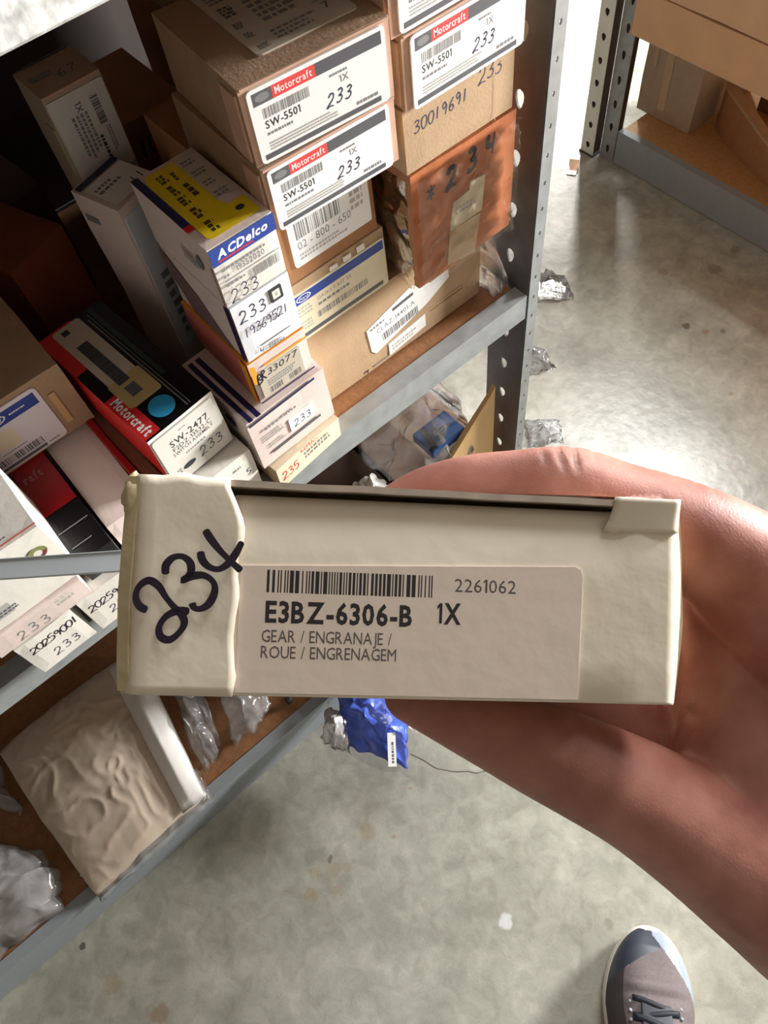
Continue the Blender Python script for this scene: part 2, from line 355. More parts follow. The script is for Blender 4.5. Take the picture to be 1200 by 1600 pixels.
def shelf_label(root, dim, x, y, w_, h_, num, seed, part='SW-5501', side=FR):
    """the white parts label with the coral and black head bar"""
    p = face(dim, side, .0012); u = w_/100
    p.rnd(x, y, w_, h_, 3.2*u, paper); p.at(x, y, 0)
    H = h_; p.rect(3*u, H-10.5*u, 14*u, 8*u, dgrey); p.oval(10*u, H-6.5*u, 5*u, 2.6*u, inkl); p.rect(17*u, H-10.5*u, 31*u, 8*u, redlab)
    p.text('Motorcraft', 19*u, H-8.6*u, 4.6*u, paper, 27*u, bold=.01)
    p.rect(48*u, H-10.5*u, 49*u, 8*u, dgrey); p.rect(3*u, 2.2*u, 90*u, 3.6*u, dgrey)
    p.bars(8*u, H-20*u, 34*u, 6.5*u, inkl, seed, 34); p.text(part, 8*u, H-26.5*u, 5*u, ink, 26*u, bold=.015); p.fine(8*u, H-31*u, 24*u, 3*u, inkl, 1, seed)
    p.text('1X', 64*u, H-21*u, 4.4*u, inkl, bold=.01); p.fine(57*u, H-15*u, 14*u, 2.4*u, inkl, 1, seed+3)
    p.hand(num, 52*u, H-33*u, 8*u, pen, 1.2*u, tilt=.3)
    p.fine(8*u, 7.5*u, 60*u, 6*u, inkxl, 3, seed+5); p.fine(74*u, 7.5*u, 20*u, 3.5*u, inkl, 1, seed+6)
    return p.done('label', root)

# ------------------------------------------------------------------ the room
def struct(name, dims, m, bev=0):
    return boxobj(name, dims, m, None, bev, 'structure')
struct('floor', (-2.0, 3.3, -2.2, 2.6, -.1, 0), conc)
struct('ceiling', (-2.0, 3.3, -2.2, 2.6, 2.6, 2.7), ceilm)
struct('wall_back', (-2.0, 3.3, 2.5, 2.6, 0, 2.6), wallm)
struct('wall_left', (-2.0, -1.9, -2.2, 2.5, 0, 2.6), wallm)
struct('wall_front', (-1.9, 3.2, -2.2, -2.1, 0, 2.6), wallm)
def wall_right():
    bm = bmesh.new()
    add_box(bm, 3.2, 3.3, -2.1, -1.22, 0, 2.6); add_box(bm, 3.2, 3.3, -.02, 2.5, 0, 2.6)
    add_box(bm, 3.2, 3.3, -1.22, -.02, 0, .7); add_box(bm, 3.2, 3.3, -1.22, -.02, 1.6, 2.6)
    o = from_bm('wall_right', bm, wallm); o['kind'] = 'structure'
wall_right()
def window():
    bm = bmesh.new()
    for a in ((3.19,3.31,-1.22,-.02,.7,.75),(3.19,3.31,-1.22,-.02,1.55,1.6),(3.19,3.31,-1.22,-1.17,.75,1.55),(3.19,3.31,-.07,-.02,.75,1.55)): add_box(bm, *a)
    o = from_bm('window_1', bm, frame_m); o['kind'] = 'structure'
    boxobj('mullion', (3.235,3.265,-.64,-.60,.75,1.55), frame_m, o)
window()
for a, b in (((-1.9, 3.2, 2.485, 2.5), 'baseboard_back'),):
    struct(b, (a[0], a[1], a[2], a[3], 0, .08), frame_m)
# the crack in the concrete
def crack():
    p = Print((0,0,0), (1,0,0), (0,1,0), .0003); p.stroke([(.105,.232),(.113,.214),(.119,.194),(.128,.182),(.136,.172),(.150,.160),(.158,.150),(.170,.143),(.176,.128),(.181,.116),(.19,.10),(.20,.095)], .0011, mat('crack_dark', (92, 84, 72), .8))
    o = p.done('crack', bpy.data.objects['floor'])
crack()

# ------------------------------------------------------------------ steel shelving
def flange(bm, O, S, n, width, H, pitch, slot, z0=.0, th=.0018, skip=None):
    """a punched strip: cells of one pitch, each round a slot"""
    O = Vector(O); S = Vector(S); n = Vector(n); Z = Vector((0,0,1)); cells = int(H/pitch)
    a, b, kind = slot
    cor = [math.atan2(sy*pitch/2, sx*width/2) for sx, sy in ((1,1),(-1,1),(-1,-1),(1,-1))]
    ang = sorted([2*PI*i/12 - PI for i in range(12)] + cor)
    for c in range(cells):
        cz = (c+.5)*pitch
        if c == cells-1: pass
        rings = []
        for th_ in (0, th):
            outer = []; inner = []
            for t in ang:
                ct, st = math.cos(t), math.sin(t); k = min((width/2)/abs(ct) if abs(ct) > 1e-6 else 9, (pitch/2)/abs(st) if abs(st) > 1e-6 else 9)
                outer.append(O + S*(width/2+ct*k) + Z*(cz+st*k) + n*th_)
                taper = (1 + .35*st) if kind == 'tear' else 1
                inner.append(O + S*(width/2+ct*a*taper) + Z*(cz+st*b) + n*th_)
            rings.append(([bm.verts.new(v) for v in outer], [bm.verts.new(v) for v in inner]))
        m = len(ang)
        for i in range(m):
            j = (i+1) % m
            bm.faces.new((rings[0][0][i], rings[0][0][j], rings[0][1][j], rings[0][1][i]))
            bm.faces.new((rings[1][0][j], rings[1][0][i], rings[1][1][i], rings[1][1][j]))
            bm.faces.new((rings[0][1][i], rings[0][1][j], rings[1][1][j], rings[1][1][i]))
    return bm
def post(root, x, y, H, front_w, side_w, fslot, sslot, m, sgn=1, pitch=.0505, name='post', fm=None):
    bm = bmesh.new()
    flange(bm, (x, y, 0), (sgn, 0, 0), (0, 1, 0), front_w, H, pitch if front_w > .02 else pitch/2, fslot)
    o = from_bm(name, bm, fm or m, root)
    bm = bmesh.new(); flange(bm, (x, y+.0018, 0), (0, 1, 0), (sgn, 0, 0), side_w, H, pitch, sslot)
    s = from_bm('side_flange', bm, m, o)
    return o
def lip(root, L, y, z, h, m):
    pr_ = [(.016, z), (0, z), (0, z-h+.002), (.002, z-h), (.006, z-h), (.006, z-h+.0025), (.003, z-h+.0035), (.002, z-h+.005), (.002, z-.002), (.016, z-.002)]
    v = []; f = []; n = len(pr_)
    for X in (L[0], L[1]):
        for a, b in pr_: v.append((X, y+a, b))
    for i in range(n): f.append((i, (i+1) % n, n+(i+1) % n, n+i))
    f += [tuple(range(n)), tuple(range(2*n-1, n-1, -1))]
    return from_data('shelf_lip', v, f, m, root)
def shelf(root, L, depth, z, h, lm, bm_):
    lip(root, L, 0, z, h, lm)
    boxobj('shelf_board', (L[0]+.002, L[1]-.002, .0165, depth-.02, z-.016, z-.002), bm_, root)
    boxobj('rear_rail', (L[0], L[1], depth-.018, depth-.016, z-h, z), lm, root)
U1 = empty('steel_shelving_unit', 'galvanized steel shelving with brown boards holding the parts boxes on the left', 'shelving', (-.75, .352, 0))
L1 = (0.004, 1.158)
post(U1, 1.161, 0, 1.96, .013, .050, (.0014, .0022, 'o'), (.0042, .0078, 'tear'), steel_d, 1, fm=steel)  # side flange gets a darker steel than the front, painting in its shade
post(U1, 0, 0, 1.96, .042, .042, (.0062, .0105, 'tear'), (.0062, .0105, 'tear'), steel_d, 1)
boxobj('bounce_blocker', (.485, .487, .02, .465, .602, .975), panel_m, U1)  # unseen sheet added to block bounce light from the left
for z, h, mm in ((.074, .074, painted), (.6015, .032, steel), (1.0145, .036, steel_b), (1.60, .035, steel)): shelf(U1, L1, .47, z, h, mm, board)
boxobj('shade_back_panel', (0, 1.16, .468, .470, .01, 1.9), panel_m, U1)  # added sheet, coloured dark to stand in for the interior shade
for sx in (0.0, 1.161):
    post(U1, sx, .43, 1.96, .013, .03, (.0018, .0028, 'o'), (.0062, .0105, 'tear'), steel_d, 1)

U2 = empty('steel_shelving_unit', 'low grey shelf across the aisle with light brown board and cartons', 'shelving', (1.26, .917, 0), -PI/2)
post(U2, 0, 0, 1.9, .036, .036, (.0042, .0095, 'tear'), (.0062, .0105, 'tear'), steel, 1)
post(U2, 1.36, 0, 1.9, .036, .036, (.0042, .0095, 'tear'), (.0062, .0105, 'tear'), steel, 1)
for z, h in ((.076, .076), (.288, .018), (.68, .02)): shelf(U2, (.038, 1.358), .45, z, h, painted, boardR)
boxobj('slot_shade_strip', (.003, .033, .0035, .02, .004, 1.89), dark_in, U2)  # dark strip added behind the slots to paint their shade
pa = empty('slotted_steel_upright', 'bright white steel upright with black hooked slots at the end of the far shelf', 'post', (1.245, .958, 0), -PI/2)
post(pa, 0, 0, 1.9, .034, .03, (.0052, .0075, 'tear'), (.005, .009, 'tear'), mat('white_steel', (226, 230, 222), .45, metal=0, var=.06), 1, pitch=.046)
boxobj('slot_shade_strip', (.003, .031, .0035, .028, .004, 1.89), dark_in, pa)  # same dark stand-in for the shade inside this upright
boxobj('foot', (-.002, .036, -.002, .034, 0, .004), steel_d, pa)

# ------------------------------------------------------------------ cartons on the middle shelf (board top at .602)
Z0 = .602
g1 = 'boxes in the left stack of the brown cartons'; g2 = 'boxes in the right stack beside the post'; g3 = 'boxes in the white stack'
# left cardboard stack
D = (.195, .16, .088)
E = carton('carton', 'long flat brown carton lying at the bottom of both cardboard stacks', .186, .386, Z0, .194, .40, .087, card_lt, mats={TP: card}, rough=.0008)
p = face((.194,.40,.087), FR); p.at(.064, .018, 6)
p.slab([(0,.006),(.004,0),(.066,.010),(.094,.020),(.094,.030),(.073,.030),(.066,.046),(.001,.034)], paper)
p.bars(.014,.008,.042,.009, ink, 4, 36); p.text('CLAZ-14401-A', .010,.0215,.0052, inkl, .044, bold=.01); p.fine(.004,.030,.022,.004, inkl,1,3); p.rect(.030,.0325,.024,.0035, dgrey)
p.done('label', E); p = face((.194,.40,.087), FR); p.at(.082, .004, 4); p.slab([(0,0),(.044,.002),(.045,.017),(.001,.0145)], paper); p.fine(.004,.004,.034,.008, inkxl,2,9)
p.at(0,0,0); p.poly([(.0535,.006),(.0575,.006),(.0555,.0015)], ink); p.fine(.064,.004,.016,.003, inkl,1,2); p.rect(.132,.022,.04,.0012, card_dk); p.rect(.132,.026,.04,.0008, card_pk)
p.done('label', E)
zD = .6905
Dd = (.093, .16, .056); B = carton('carton', 'cardboard box with blue headed label under the brown box in the left stack', .183, .384, zD, *Dd, card_lt, group=g1)
p = face(Dd, FR, .0012); p.rnd(.003,.002,.088,.046,.002, paper_y); p.rect(.004,.038,.086,.0085, blue); p.oval(.013,.0423,.0068,.0032, paper); p.oval(.013,.0423,.0058,.0025, blue); p.text('Ford',.0088,.0409,.0028, paper,.0085,shear=.3)
p.fine(.005,.026,.016,.010,inkxl,3,1); p.text('GASKET KIT 1X',.024,.0315,.0036,inkl,.034); p.fine(.024,.026,.034,.004,inkl,1,5); p.bars(.022,.015,.05,.006,inkl,8,34); p.fine(.005,.012,.014,.010,inkxl,3,8); p.rect(.006,.0045,.08,.004,dgrey)
p.done('label', B)
for k in range(3): boxobj('torn_edge', (.040+.013*k, .047+.013*k, -.0014, -.0006, .049, .0525+.001*k), white, B)
zC = zD + .0565
Cd = (.088, .15, .069); B = carton('carton', 'orange brown box with tall white number label, third down in the left stack', .184, .385, zC, *Cd, card_dk, group=g1)
p = face(Cd, FR, .0012); p.rnd(.013,.012,.070,.052,.002, paper); p.bars(.018,.034,.040,.022,inkl,12,22); p.text('02 - 800 - 650',.018,.0255,.0065,inkl,.048); p.fine(.018,.017,.045,.006,inkxl,2,4); p.fine(.066,.03,.012,.028,inkxl,5,6); p.done('label', B)
zB = zC + .0695
Bd = (.099, .105, .0445); B = carton('parts_box', 'tan box with coral headed label, second from top of the left stack', .178, .362, zB, *Bd, card, yaw=-.045, group=g1, mats={FR: card_pk, RT: card_lt}, flap=card_pk)
shelf_label(B, Bd, .003, .000, .090, .0425, '233', 2)
zA = zB + .0455
Ad = (.0985, .102, .0475); B = carton('parts_box', 'tan box with large printed label on its lid, on top of the left stack', .1775, .3635, zA, *Ad, card, yaw=-.09, group=g1, mats={FR: card_pk, RT: card_lt, LF: card}, flap=card_pk)
shelf_label(B, Ad, .004, .001, .090, .0435, '233', 3)
p = face(Ad, TP, .0009); p.rnd(.024,.017,.066,.084,.003, paper_g); p.at(.024,.017,0)
for q, (a, b, c, d) in enumerate(((.004,.004,.007,.005),(.004,.018,.006,.006),(.004,.030,.006,.007),(.005,.044,.010,.013))): p.fine(a,b,c,d,dgrey,4,q,.8)
p.fine(.017,.006,.03,.012,inkl,3,20); p.fine(.02,.026,.03,.03,inkl,5,21); p.rect(.036,.046,.026,.024,inkl); p.rect(.036,.044,.026,.0014,ink); p.text('7',.052,.012,.007,dgrey); p.rect(.048,.022,.015,.0006,inkl); p.fine(.004,.062,.026,.016,inkl,4,23); p.done('label', B)
# right stack beside the post, hidden depths stretched to block side light
zF = .6905
Fd = (.102, .40, .104); B = carton('carton', 'taped orange brown carton wrapped in crinkled clear film, under the plain box', .287, .3605, zF, *Fd, card_or, group=g2, mats={LF: card_dk}, rough=.0012)
p = face(Fd, FR, .0014); p.at(.012,.074,6); p.hand('*234',0,0,.016,marker,.0042,gap=1.25,tilt=.2); p.done('marker_number', B); p = face(Fd, FR, .0014); p.at(.034,.038,-4); p.slab([(0,0),(.002,.024),(.018,.027),(.018,.034),(.034,.033),(.033,.002)], paper_y); p.fine(.005,.012,.022,.008,inkxl,2,3)
p.done('label', B); p = face(Fd, FR, .0014); p.slab([(.03,.006),(.034,.038),(.066,.036),(.060,.0)], mat('masking_tape', (206, 178, 140), .4, var=.05)); p.done('masking_tape', B)
def sheet(name, parent, w_, h_, m, seedv, amp, place, nx=40, nz=40, freq=28):
    v = []; f = []
    for j in range(nz+1):
        for i in range(nx+1):
            u, t = i/nx, j/nz; q = Vector((u*w_*freq*1.3, t*h_*freq*1.3, seedv))
            r = 1-abs(noise.noise(q*1.0+noise.noise_vector(q*.5)*1.4)); r2 = 1-abs(noise.noise(q*2.3+Vector((5,3,1))))
            v.append(place(u*w_ + .001*noise.noise(q*2), t*h_ + .0015*noise.noise(q*3), amp*(r**4*.8+r2**6*.35)))
    for j in range(nz):
        for i in range(nx): a = j*(nx+1)+i; f.append((a, a+1, a+nx+2, a+nx+1))
    return from_data(name, v, f, m, parent, True)
sheet('clear_wrap', B, .101, .1, wrapm, 3.3, .0045, lambda a, b, c: (.0005+a, -.0028-c, .001+b))
sheet('clear_wrap', B, .05, .1, wrapm, 8.3, .003, lambda a, b, c: (-.0022-c, .001+a, .001+b), 20, 30)
zF2 = zF + .1065
F2 = (.1, .40, .0465); B = carton('carton', 'plain tan box with two handwritten numbers, below the top parts box by the post', .285, .361, zF2, *F2, card_lt, group=g2)
p = face(F2, FR); p.at(.008,.0275,1); p.hand('30019691',0,0,.0085,pen,.0011,gap=.72); p.at(.066,.033,1); p.hand('233',0,0,.0105,pen,.0011,gap=.72); p.at(0,0,0); p.rect(.0815,.0,.0005,.046,card_pk); p.done('marker_number', B)
zF1 = zF2 + .0470
F1 = (.103, .40, .0475); B = carton('parts_box', 'parts box with coral headed label on the plain handwritten box by the post', .286, .3585, zF1, *F1, card, group=g2, mats={FR: card_pk, LF: card, RT: card_lt}, flap=card_pk)
shelf_label(B, F1, .006, -.001, .096, .046, '233', 5)
zF0 = zF1 + .0480  # hidden height stretched to shut out light below the upper shelf
F0 = (.103, .40, .084); B = carton('parts_box', 'topmost parts box beside the post, cut off by the upper shelf edge', .279, .3585, zF0, *F0, card, group=g2, mats={FR: card_pk, LF: card}, flap=card_pk)
shelf_label(B, F1, .006, .001, .096, .044, '233', 6)
# small boxes in the white stack
I5 = (.070, .075, .026); B = carton('small_box', 'crumpled cream box with orange numbers at the bottom of the white stack', .113, .343, Z0, *I5, mat('cream_card', (226, 210, 182), .6, var=.05), yaw=.10, group=g3, rough=.0018, mats={LF: card_lt})
p = face(I5, FR, .001); p.at(.004,.008,3); p.hand('235',0,0,.009,red,.0012,gap=.7); p.fine(.026,.002,.034,.010,inkl,2,7); p.text('REMAN',.024,.0125,.004,redlab,.02); p.done('label', B)
zi = Z0 + .0275
I4 = (.076, .085, .0595); B = carton('small_box', 'wide white box with blue edge and handwritten 233 under the orange striped box', .1075, .351, zi, *I4, whiteP, yaw=.04, group=g3, rough=.0012, mats={TP: whiteP, LF: whiteP})
p = face(I4, FR, .001); p.rect(.001,.056,.064,.0025,navy); p.fine(.012,.042,.04,.004,inkl,1,3); p.fine(.01,.03,.022,.008,inkxl,3,4); p.rnd(.033,.019,.024,.015,.001,paper); p.hand('233',.037,.022,.0075,pen,.001,gap=.8); p.fine(.012,.020,.018,.006,inkxl,2,4); p.rect(.012,.012,.05,.003,dgrey); p.done('label', B)
p = face(I4, TP, .0008); p.rect(.003,0,.004,.08,navy); p.rect(.010,0,.0045,.08,navy); p.done('printed_stripe', B)
p = face(I4, LF, .0008); p.oval(.06,.044,.007,.005,purple); p.fine(.05,.02,.026,.012,inkl,3,2); p.done('side_print', B)
zi += .0605
I3 = (.0505, .088, .0435); B = carton('small_box', 'salmon sided box with orange stripe and number 33077 in the white stack', .1275, .3585, zi, *I3, white, group=g3, rough=.0008, mats={LF: pink, FR: whiteP, TP: orange})
p = face(I3, FR, .001); p.rect(0,.001,.0505,.0015,navy); p.poly([(0,.033),(0,.043),(.004,.040),(.005,.026),(.003,.022),(0,.024)],orange); p.rect(.012,.0345,.038,.002,orange); p.rnd(.004,.004,.038,.028,.001,paper_g); p.text('33077',.012,.0245,.0062,ink,.028,bold=.01,shear=.15); p.hand('B',.002,.021,.010,marker,.0016); p.hand('R',.006,.023,.009,marker,.0016); p.fine(.010,.014,.026,.007,inkl,3,2); p.bars(.010,.006,.012,.006,dgrey,3,12); p.bars(.028,.006,.011,.006,dgrey,5,12); p.done('label', B)
p = face(I3, LF, .0008); p.rect(.078,.0,.0085,.043,orange); p.done('side_print', B)
zi += .0445
I2 = (.0475, .088, .0525); B = carton('small_box', 'plain white box with handwritten 233 and 19369521 under the yellow topped box', .1300, .3590, zi, *I2, mat('cool_white_card', (232, 234, 240), .5, var=.02), group=g3, rough=.0006, mats={LF: whiteP})
p = face(I2, FR, .0008); p.hand('233',.004,.036,.0095,pen,.0011,gap=.8); p.rnd(.0295,.037,.010,.011,.0008,ink); p.rnd(.0315,.039,.006,.007,.0006,white); p.rect(.0335,.041,.002,.003,inkxl); p.hand('19369521',.003,.023,.0075,pen,.0009,gap=.62); p.rect(.012,.009,.026,.0007,ink); p.fine(.018,.002,.014,.005,inkl,2,3); p.hand('4',.010,.002,.006,pen,.0008); p.done('label', B)
p = face(I2, LF, .0008); p.rect(.0805,.0,.0065,.052,purple); p.poly([(.02,.0),(.07,.0),(.04,.03),(.0,.05),(0,.03)],mat('dull_mauve_print',(120,96,98),.6)); p.done('side_print', B)  # dull mauve patch on the side, beside the purple band
zi += .0535
I1 = (.0480, .089, .0475); B = carton('small_box', 'white box with yellow label on top and blue head band, top of the white stack', .1295, .3595, zi, *I1, white, group=g3, rough=.0006, mats={LF: whiteP, TP: whiteP, RT: card_lt})
p = face(I1, FR, .001); p.rect(0,.0345,.048,.0125,blue); p.text('ACDelco',.0045,.0385,.0058,paper,.038,bold=.035,shear=.25); p.rect(.0045,.0360,.026,.0011,red); p.fine(.004,.0285,.034,.003,inkl,1,2); p.fine(.004,.0235,.007,.003,inkl,1,3); p.text('19352020',.014,.0232,.0046,inkl,.022,bold=.01); p.rect(.004,.0205,.042,.0006,inkl); p.fine(.004,.0165,.016,.003,inkl,1,5); p.bars(.024,.0115,.021,.007,inkl,8,22); p.hand('233',.004,.003,.0095,pen,.001,gap=.8); p.done('label', B)
p = face(I1, TP, .0009); p.poly([(.009,.005),(.044,.005),(.044,.024),(.032,.024),(.030,.033),(.030,.084),(.009,.084),(.006,.078),(.006,.008)], yellow); p.rect(0,.026,.0055,.062,navy); p.rect(0,.020,.0055,.006,red)
for q, (a, b, c, d) in enumerate(((.012,.010,.006,.012),(.012,.026,.006,.012),(.012,.042,.006,.010),(.013,.054,.005,.012),(.013,.069,.006,.010),(.022,.045,.004,.016),(.022,.066,.003,.010))): p.fine(a,b,c,d,mat('faded_black_print',(70,62,20),.5),3,q,.8)
p.oval(.036,.016,.003,.0025,ink); p.poly([(.030,.036),(.046,.030),(.046,.086),(.030,.086)],paper_g)
for q in range(4): p.fine(.032,.034+.013*q,.010,.007,inkl,2,q)
p.done('top_label', B)
p = face(I1, LF, .0008); p.rect(.087,.0,.002,.034,mat('dull_mauve_print',(120,96,98),.6)); p.fine(.05,.02,.02,.01,inkl,3,4); p.oval(.072,.028,.004,.0055,inkl); p.done('side_print', B)
# behind: leaning row of taller boxes in the dark
H = (.043, .046, .194); B = carton('small_box', 'tall white box with dark blue top edge behind the yellow topped box', .1240, .4850, Z0+.001, *H, whiteP, yaw=.30, group='tall boxes in the dark rear of the shelf', rough=.0008)
p = face(H, TP, .0008); p.rect(.001,.037,.041,.006,navy); p.rect(.003,.002,.038,.033,paper); p.fine(.006,.02,.022,.010,inkl,2,4); p.hand('11',.027,.006,.008,ink,.001); p.done('label', B)
p = face(H, FR, .0008); p.rnd(.002,.05,.038,.135,.003,mat('bluish_label',(206,214,224),.4,var=.03)); p.fine(.01,.06,.022,.07,inkl,7,5); p.done('label', B)
p = face(H, LF, .0008); p.rect(.004,.17,.014,.006,inkl); p.done('side_print', B)
Gd = (.046, .042, .249); B = carton('small_box', 'tall grey white box with barcode label standing at the rear left under the upper shelf', .1250, .5480, Z0, *Gd, card_gr, group='tall boxes in the dark rear of the shelf', rough=.0006, flap=card_gr)
p = face(Gd, FR, .001); p.rnd(.001,.178,.044,.066,.0015,mat('grey_white_label',(212,210,206),.5,var=.02)); p.at(.001,.178,-90); 
p.bars(-.058,.030,.022,.006,ink,3,24); p.fine(-.05,.012,.036,.014,inkl,4,3); p.fine(-.034,.033,.020,.004,inkl,2,5); p.text('1X',-.058,.018,.005,ink); p.fine(-.030,.026,.022,.004,ink,1,9); p.done('label', B)
p = face(Gd, TP, .0008); p.hand('67',.022,.012,.010,marker,.0012,gap=.8); p.rect(.004,.020,.016,.005,inkl); p.rect(.002,.040,.042,.0016,navy); p.done('marker_number', B)
Q = (.095, .1, .084); B = carton('carton', 'dark brown carton with handwritten 1012 deep behind the left stack', .150, .600, Z0+.0885, *Q, card_dk, rough=.0005)
p = face(Q, FR, .001); p.at(.042,.050,4); p.hand('1012',0,0,.016,marker,.0028,gap=.62); p.done('marker_number', B)
Q = (.10, .12, .12); B = carton('carton', 'plain carton coloured dark for the shadow far back behind the tall boxes', .02, .66, Z0, *Q, dark_in, yaw=.1, seam=dark_in)  # recess shade put into the card colour of this and the next carton
Q = (.11, .1, .22); B = carton('carton', 'carton coloured dark for the shadow against the back panel on the far left', -.16, .68, Z0, *Q, dark_in, yaw=-.05, seam=dark_in)
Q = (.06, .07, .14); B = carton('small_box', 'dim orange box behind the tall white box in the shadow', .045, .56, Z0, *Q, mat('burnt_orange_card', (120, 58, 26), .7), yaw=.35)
# switch box: black and red top
K = (.050, .10, .057); B = carton('small_box', 'plain white box standing under the black and red box', .0535, .352, Z0, *K, white, yaw=.06, rough=.0012)
p = face(K, FR, .0008); p.fine(.030,.044,.008,.004,inkl,1,2); p.hand('5',.040,.030,.007,pen,.001); p.done('label', B)
J = (.0585, .142, .060); zJ = Z0+.0585
B = carton('parts_box', 'black and red topped parts box with round blue sticker and worn white end', .0415, .364, zJ, *J, black, yaw=.095, rough=.0008, mats={FR: white, LF: red, RT: black})
p = face(J, TP, .0009); p.rect(0,.002,.0135,.050,red); p.rect(0,.088,.030,.052,red); p.rect(.010,.060,.010,.03,mat('maroon_print',(60,14,18),.4)); p.at(.0025,.048,-90); p.text('Motorcraft',0,.0,.0082,paper,.044,bold=.03); p.at(0,0,0)
p.rnd(.011,.040,.025,.098,.003,paper_g); p.rnd(.010,.032,.028,.030,.002,mat('yellowed_tape_label',(186,166,116),.3,var=.06)); p.rect(.017,.056,.010,.056,dgrey); p.at(.027,.112,-90); p.bars(0,-.0095,.056,.009,ink,6,40); p.at(0,0,0); p.rect(.017,.128,.006,.006,ink); p.rect(.018,.040,.009,.012,dgrey)
p.oval(.0265,.0175,.0098,.0102,cyan,28); p.rect(.039,.004,.0012,.125,mat('silver_print',(120,122,116),.3)); p.rect(.042,.004,.0006,.13,inkl); p.rect(.044,.04,.004,.098,mat('dark_green_print',(44,56,50),.3)); p.done('top_print', B)
p = face(J, FR, .0009); p.rnd(.0015,.002,.054,.055,.002,mat('worn_white_label',(214,210,202),.5,var=.05)); p.at(.003,.002,2); p.text('SW-2477',.011,.038,.0062,ink,.036,bold=.02); p.fine(.022,.048,.006,.002,inkl,1,2); p.text('F2DZ-13532-C',.011,.0325,.0042,ink,.036,bold=.01); p.text('SWITCH ASSEMBLY',.009,.0280,.0034,ink,.038,bold=.01); p.fine(.018,.0225,.024,.003,inkl,1,4); p.oval(.016,.011,.006,.0028,ink); p.hand('233',.027,.008,.0095,pen,.0011,gap=.8); p.fine(.005,.009,.005,.006,inkl,2,4); p.done('label', B)
N_ = (.010, .165, .068); B = carton('small_box', 'narrow plain tan box standing between the red box and the black topped box', .0288, .372, Z0, *N_, card, yaw=.03)
N_ = (.0055, .150, .078); B = carton('small_box', 'thin dark red box standing on edge beside the pinkish white carton', .0215, .370, Z0, *N_, mat('dark_red_card', (150, 20, 26), .4), yaw=.02)
Mm = (.036, .18, .070); B = carton('small_box', 'smooth pinkish white carton lying beside the dark red strip box', -.0155, .362, Z0, *Mm, whiteP, rough=.0006)
Rr4 = (.0465, .10, .049); B = carton('small_box', 'white box end with handwritten 20259001 beside the held box edge', -.0655, .3385, Z0+.0004, *Rr4, white, group='white ended boxes at the shelf lip', rough=.0008)
p = face(Rr4, FR, .0009); p.at(.003,.028,1); p.hand('20259001',0,0,.0085,marker,.0011,gap=.6); p.at(.014,.012,1); p.hand('233',0,0,.009,pen,.001,gap=.8); p.done('marker_number', B)
Rr3 = (.0465, .10, .0485); B = carton('small_box', 'torn cornered white box end overhanging the shelf lip on the left', -.1170, .3385, Z0+.0004, *Rr3, white, group='white ended boxes at the shelf lip', rough=.0016)
p = face(Rr3, FR, .0009); p.at(.006,.030,1); p.hand('20259001',0,0,.0085,marker,.0012,gap=.58); p.at(.016,.010,1); p.hand('233',0,0,.0095,pen,.001,gap=.8); p.done('marker_number', B)
Rr2 = (.0745, .10, .024); B = carton('small_box', 'long white box end lying across the two numbered box ends', -.1250, .3375, Z0+.0505, *Rr2, whiteP, group='white ended boxes at the shelf lip', rough=.0012)
p = face(Rr2, FR, .0009); p.at(.018,.004,1); p.hand('233',0,0,.010,inkl,.0011,gap=.9); p.done('marker_number', B); p = face(Rr2, FR, .0009); p.at(.018,.004,1); p.fine(.034,.008,.018,.010,inkxl,2,3); p.done('faded_stamp', B)
O_ = (.0285, .115, .026); B = carton('parts_box', 'flat box with dark red and black glossy lid beside the white ring marked box', -.0465, .346, Z0+.0505, *O_, black, rough=.0005)
p = face(O_, TP, .0008); p.rect(0,.050,.028,.064,mat('deep_red_gloss',(140,14,20),.25,var=.2)); p.at(.004,.086,0); p.text('raft',0,0,.008,mat('dim_silver_print',(150,96,92),.4),.016,bold=.02); p.at(0,0,0); p.rect(.002,.030,.024,.0008,inkl); p.rect(.004,.013,.016,.0008,inkl); p.done('top_print', B)
Pd = (.078, .075, .0665); B = carton('small_box', 'white box with thin red line and ring mark behind the grey metal strip', -.1230, .3405, Z0+.0755, *Pd, white, rough=.0008)
p = face(Pd, TP, .0008); p.rect(0,.002,.078,.0009,redlab); p.fine(.02,.006,.05,.0022,inkl,1,3); p.done('top_print', B)
p = face(Pd, FR, .0008); p.oval(.066,.045,.0066,.0062,mat('olive_ring_print',(140,140,84),.5)); p.oval(.066,.045,.0028,.0028,white); p.poly([(.060,.0445),(.072,.0445),(.070,.040),(.066,.0385),(.062,.040)],mat('maroon_ring_print',(120,52,60),.5)); p.oval(.066,.0445,.0028,.0028,white); p.fine(.052,.044,.008,.003,inkl,1,3); p.done('ring_mark', B); p = face(Pd, FR, .0008); p.rect(.0,.010,.03,.012,inkxl); p.fine(.01,.012,.03,.006,dgrey,2,4); p.done('label', B)
Ll = (.120, .11, .064); B = carton('carton', 'tan carton with blue headed label resting across the flat boxes on the left', -.0915, .4505, Z0+.0770, *Ll, card, rough=.0008, mats={FR: card})
p = face(Ll, FR, .001); p.rnd(.0,.003,.097,.056,.004,mat('lilac_white_label',(222,216,222),.5,var=.02)); p.rect(.002,.044,.092,.0115,blue); p.oval(.060,.050,.009,.004,paper); p.oval(.060,.050,.0078,.0032,blue); p.text('Ford',.0545,.0482,.0036,paper,.011,shear=.3); p.fine(.072,.049,.016,.002,paper,1,3)
p.rect(.05,.022,.018,.018,paper_y); p.fine(.05,.0185,.026,.002,inkl,1,4); p.bars(.028,.009,.052,.007,dgrey,7,40); p.rect(.02,.0045,.06,.003,dgrey); p.fine(.082,.0055,.012,.0025,inkl,1,3); p.done('label', B)
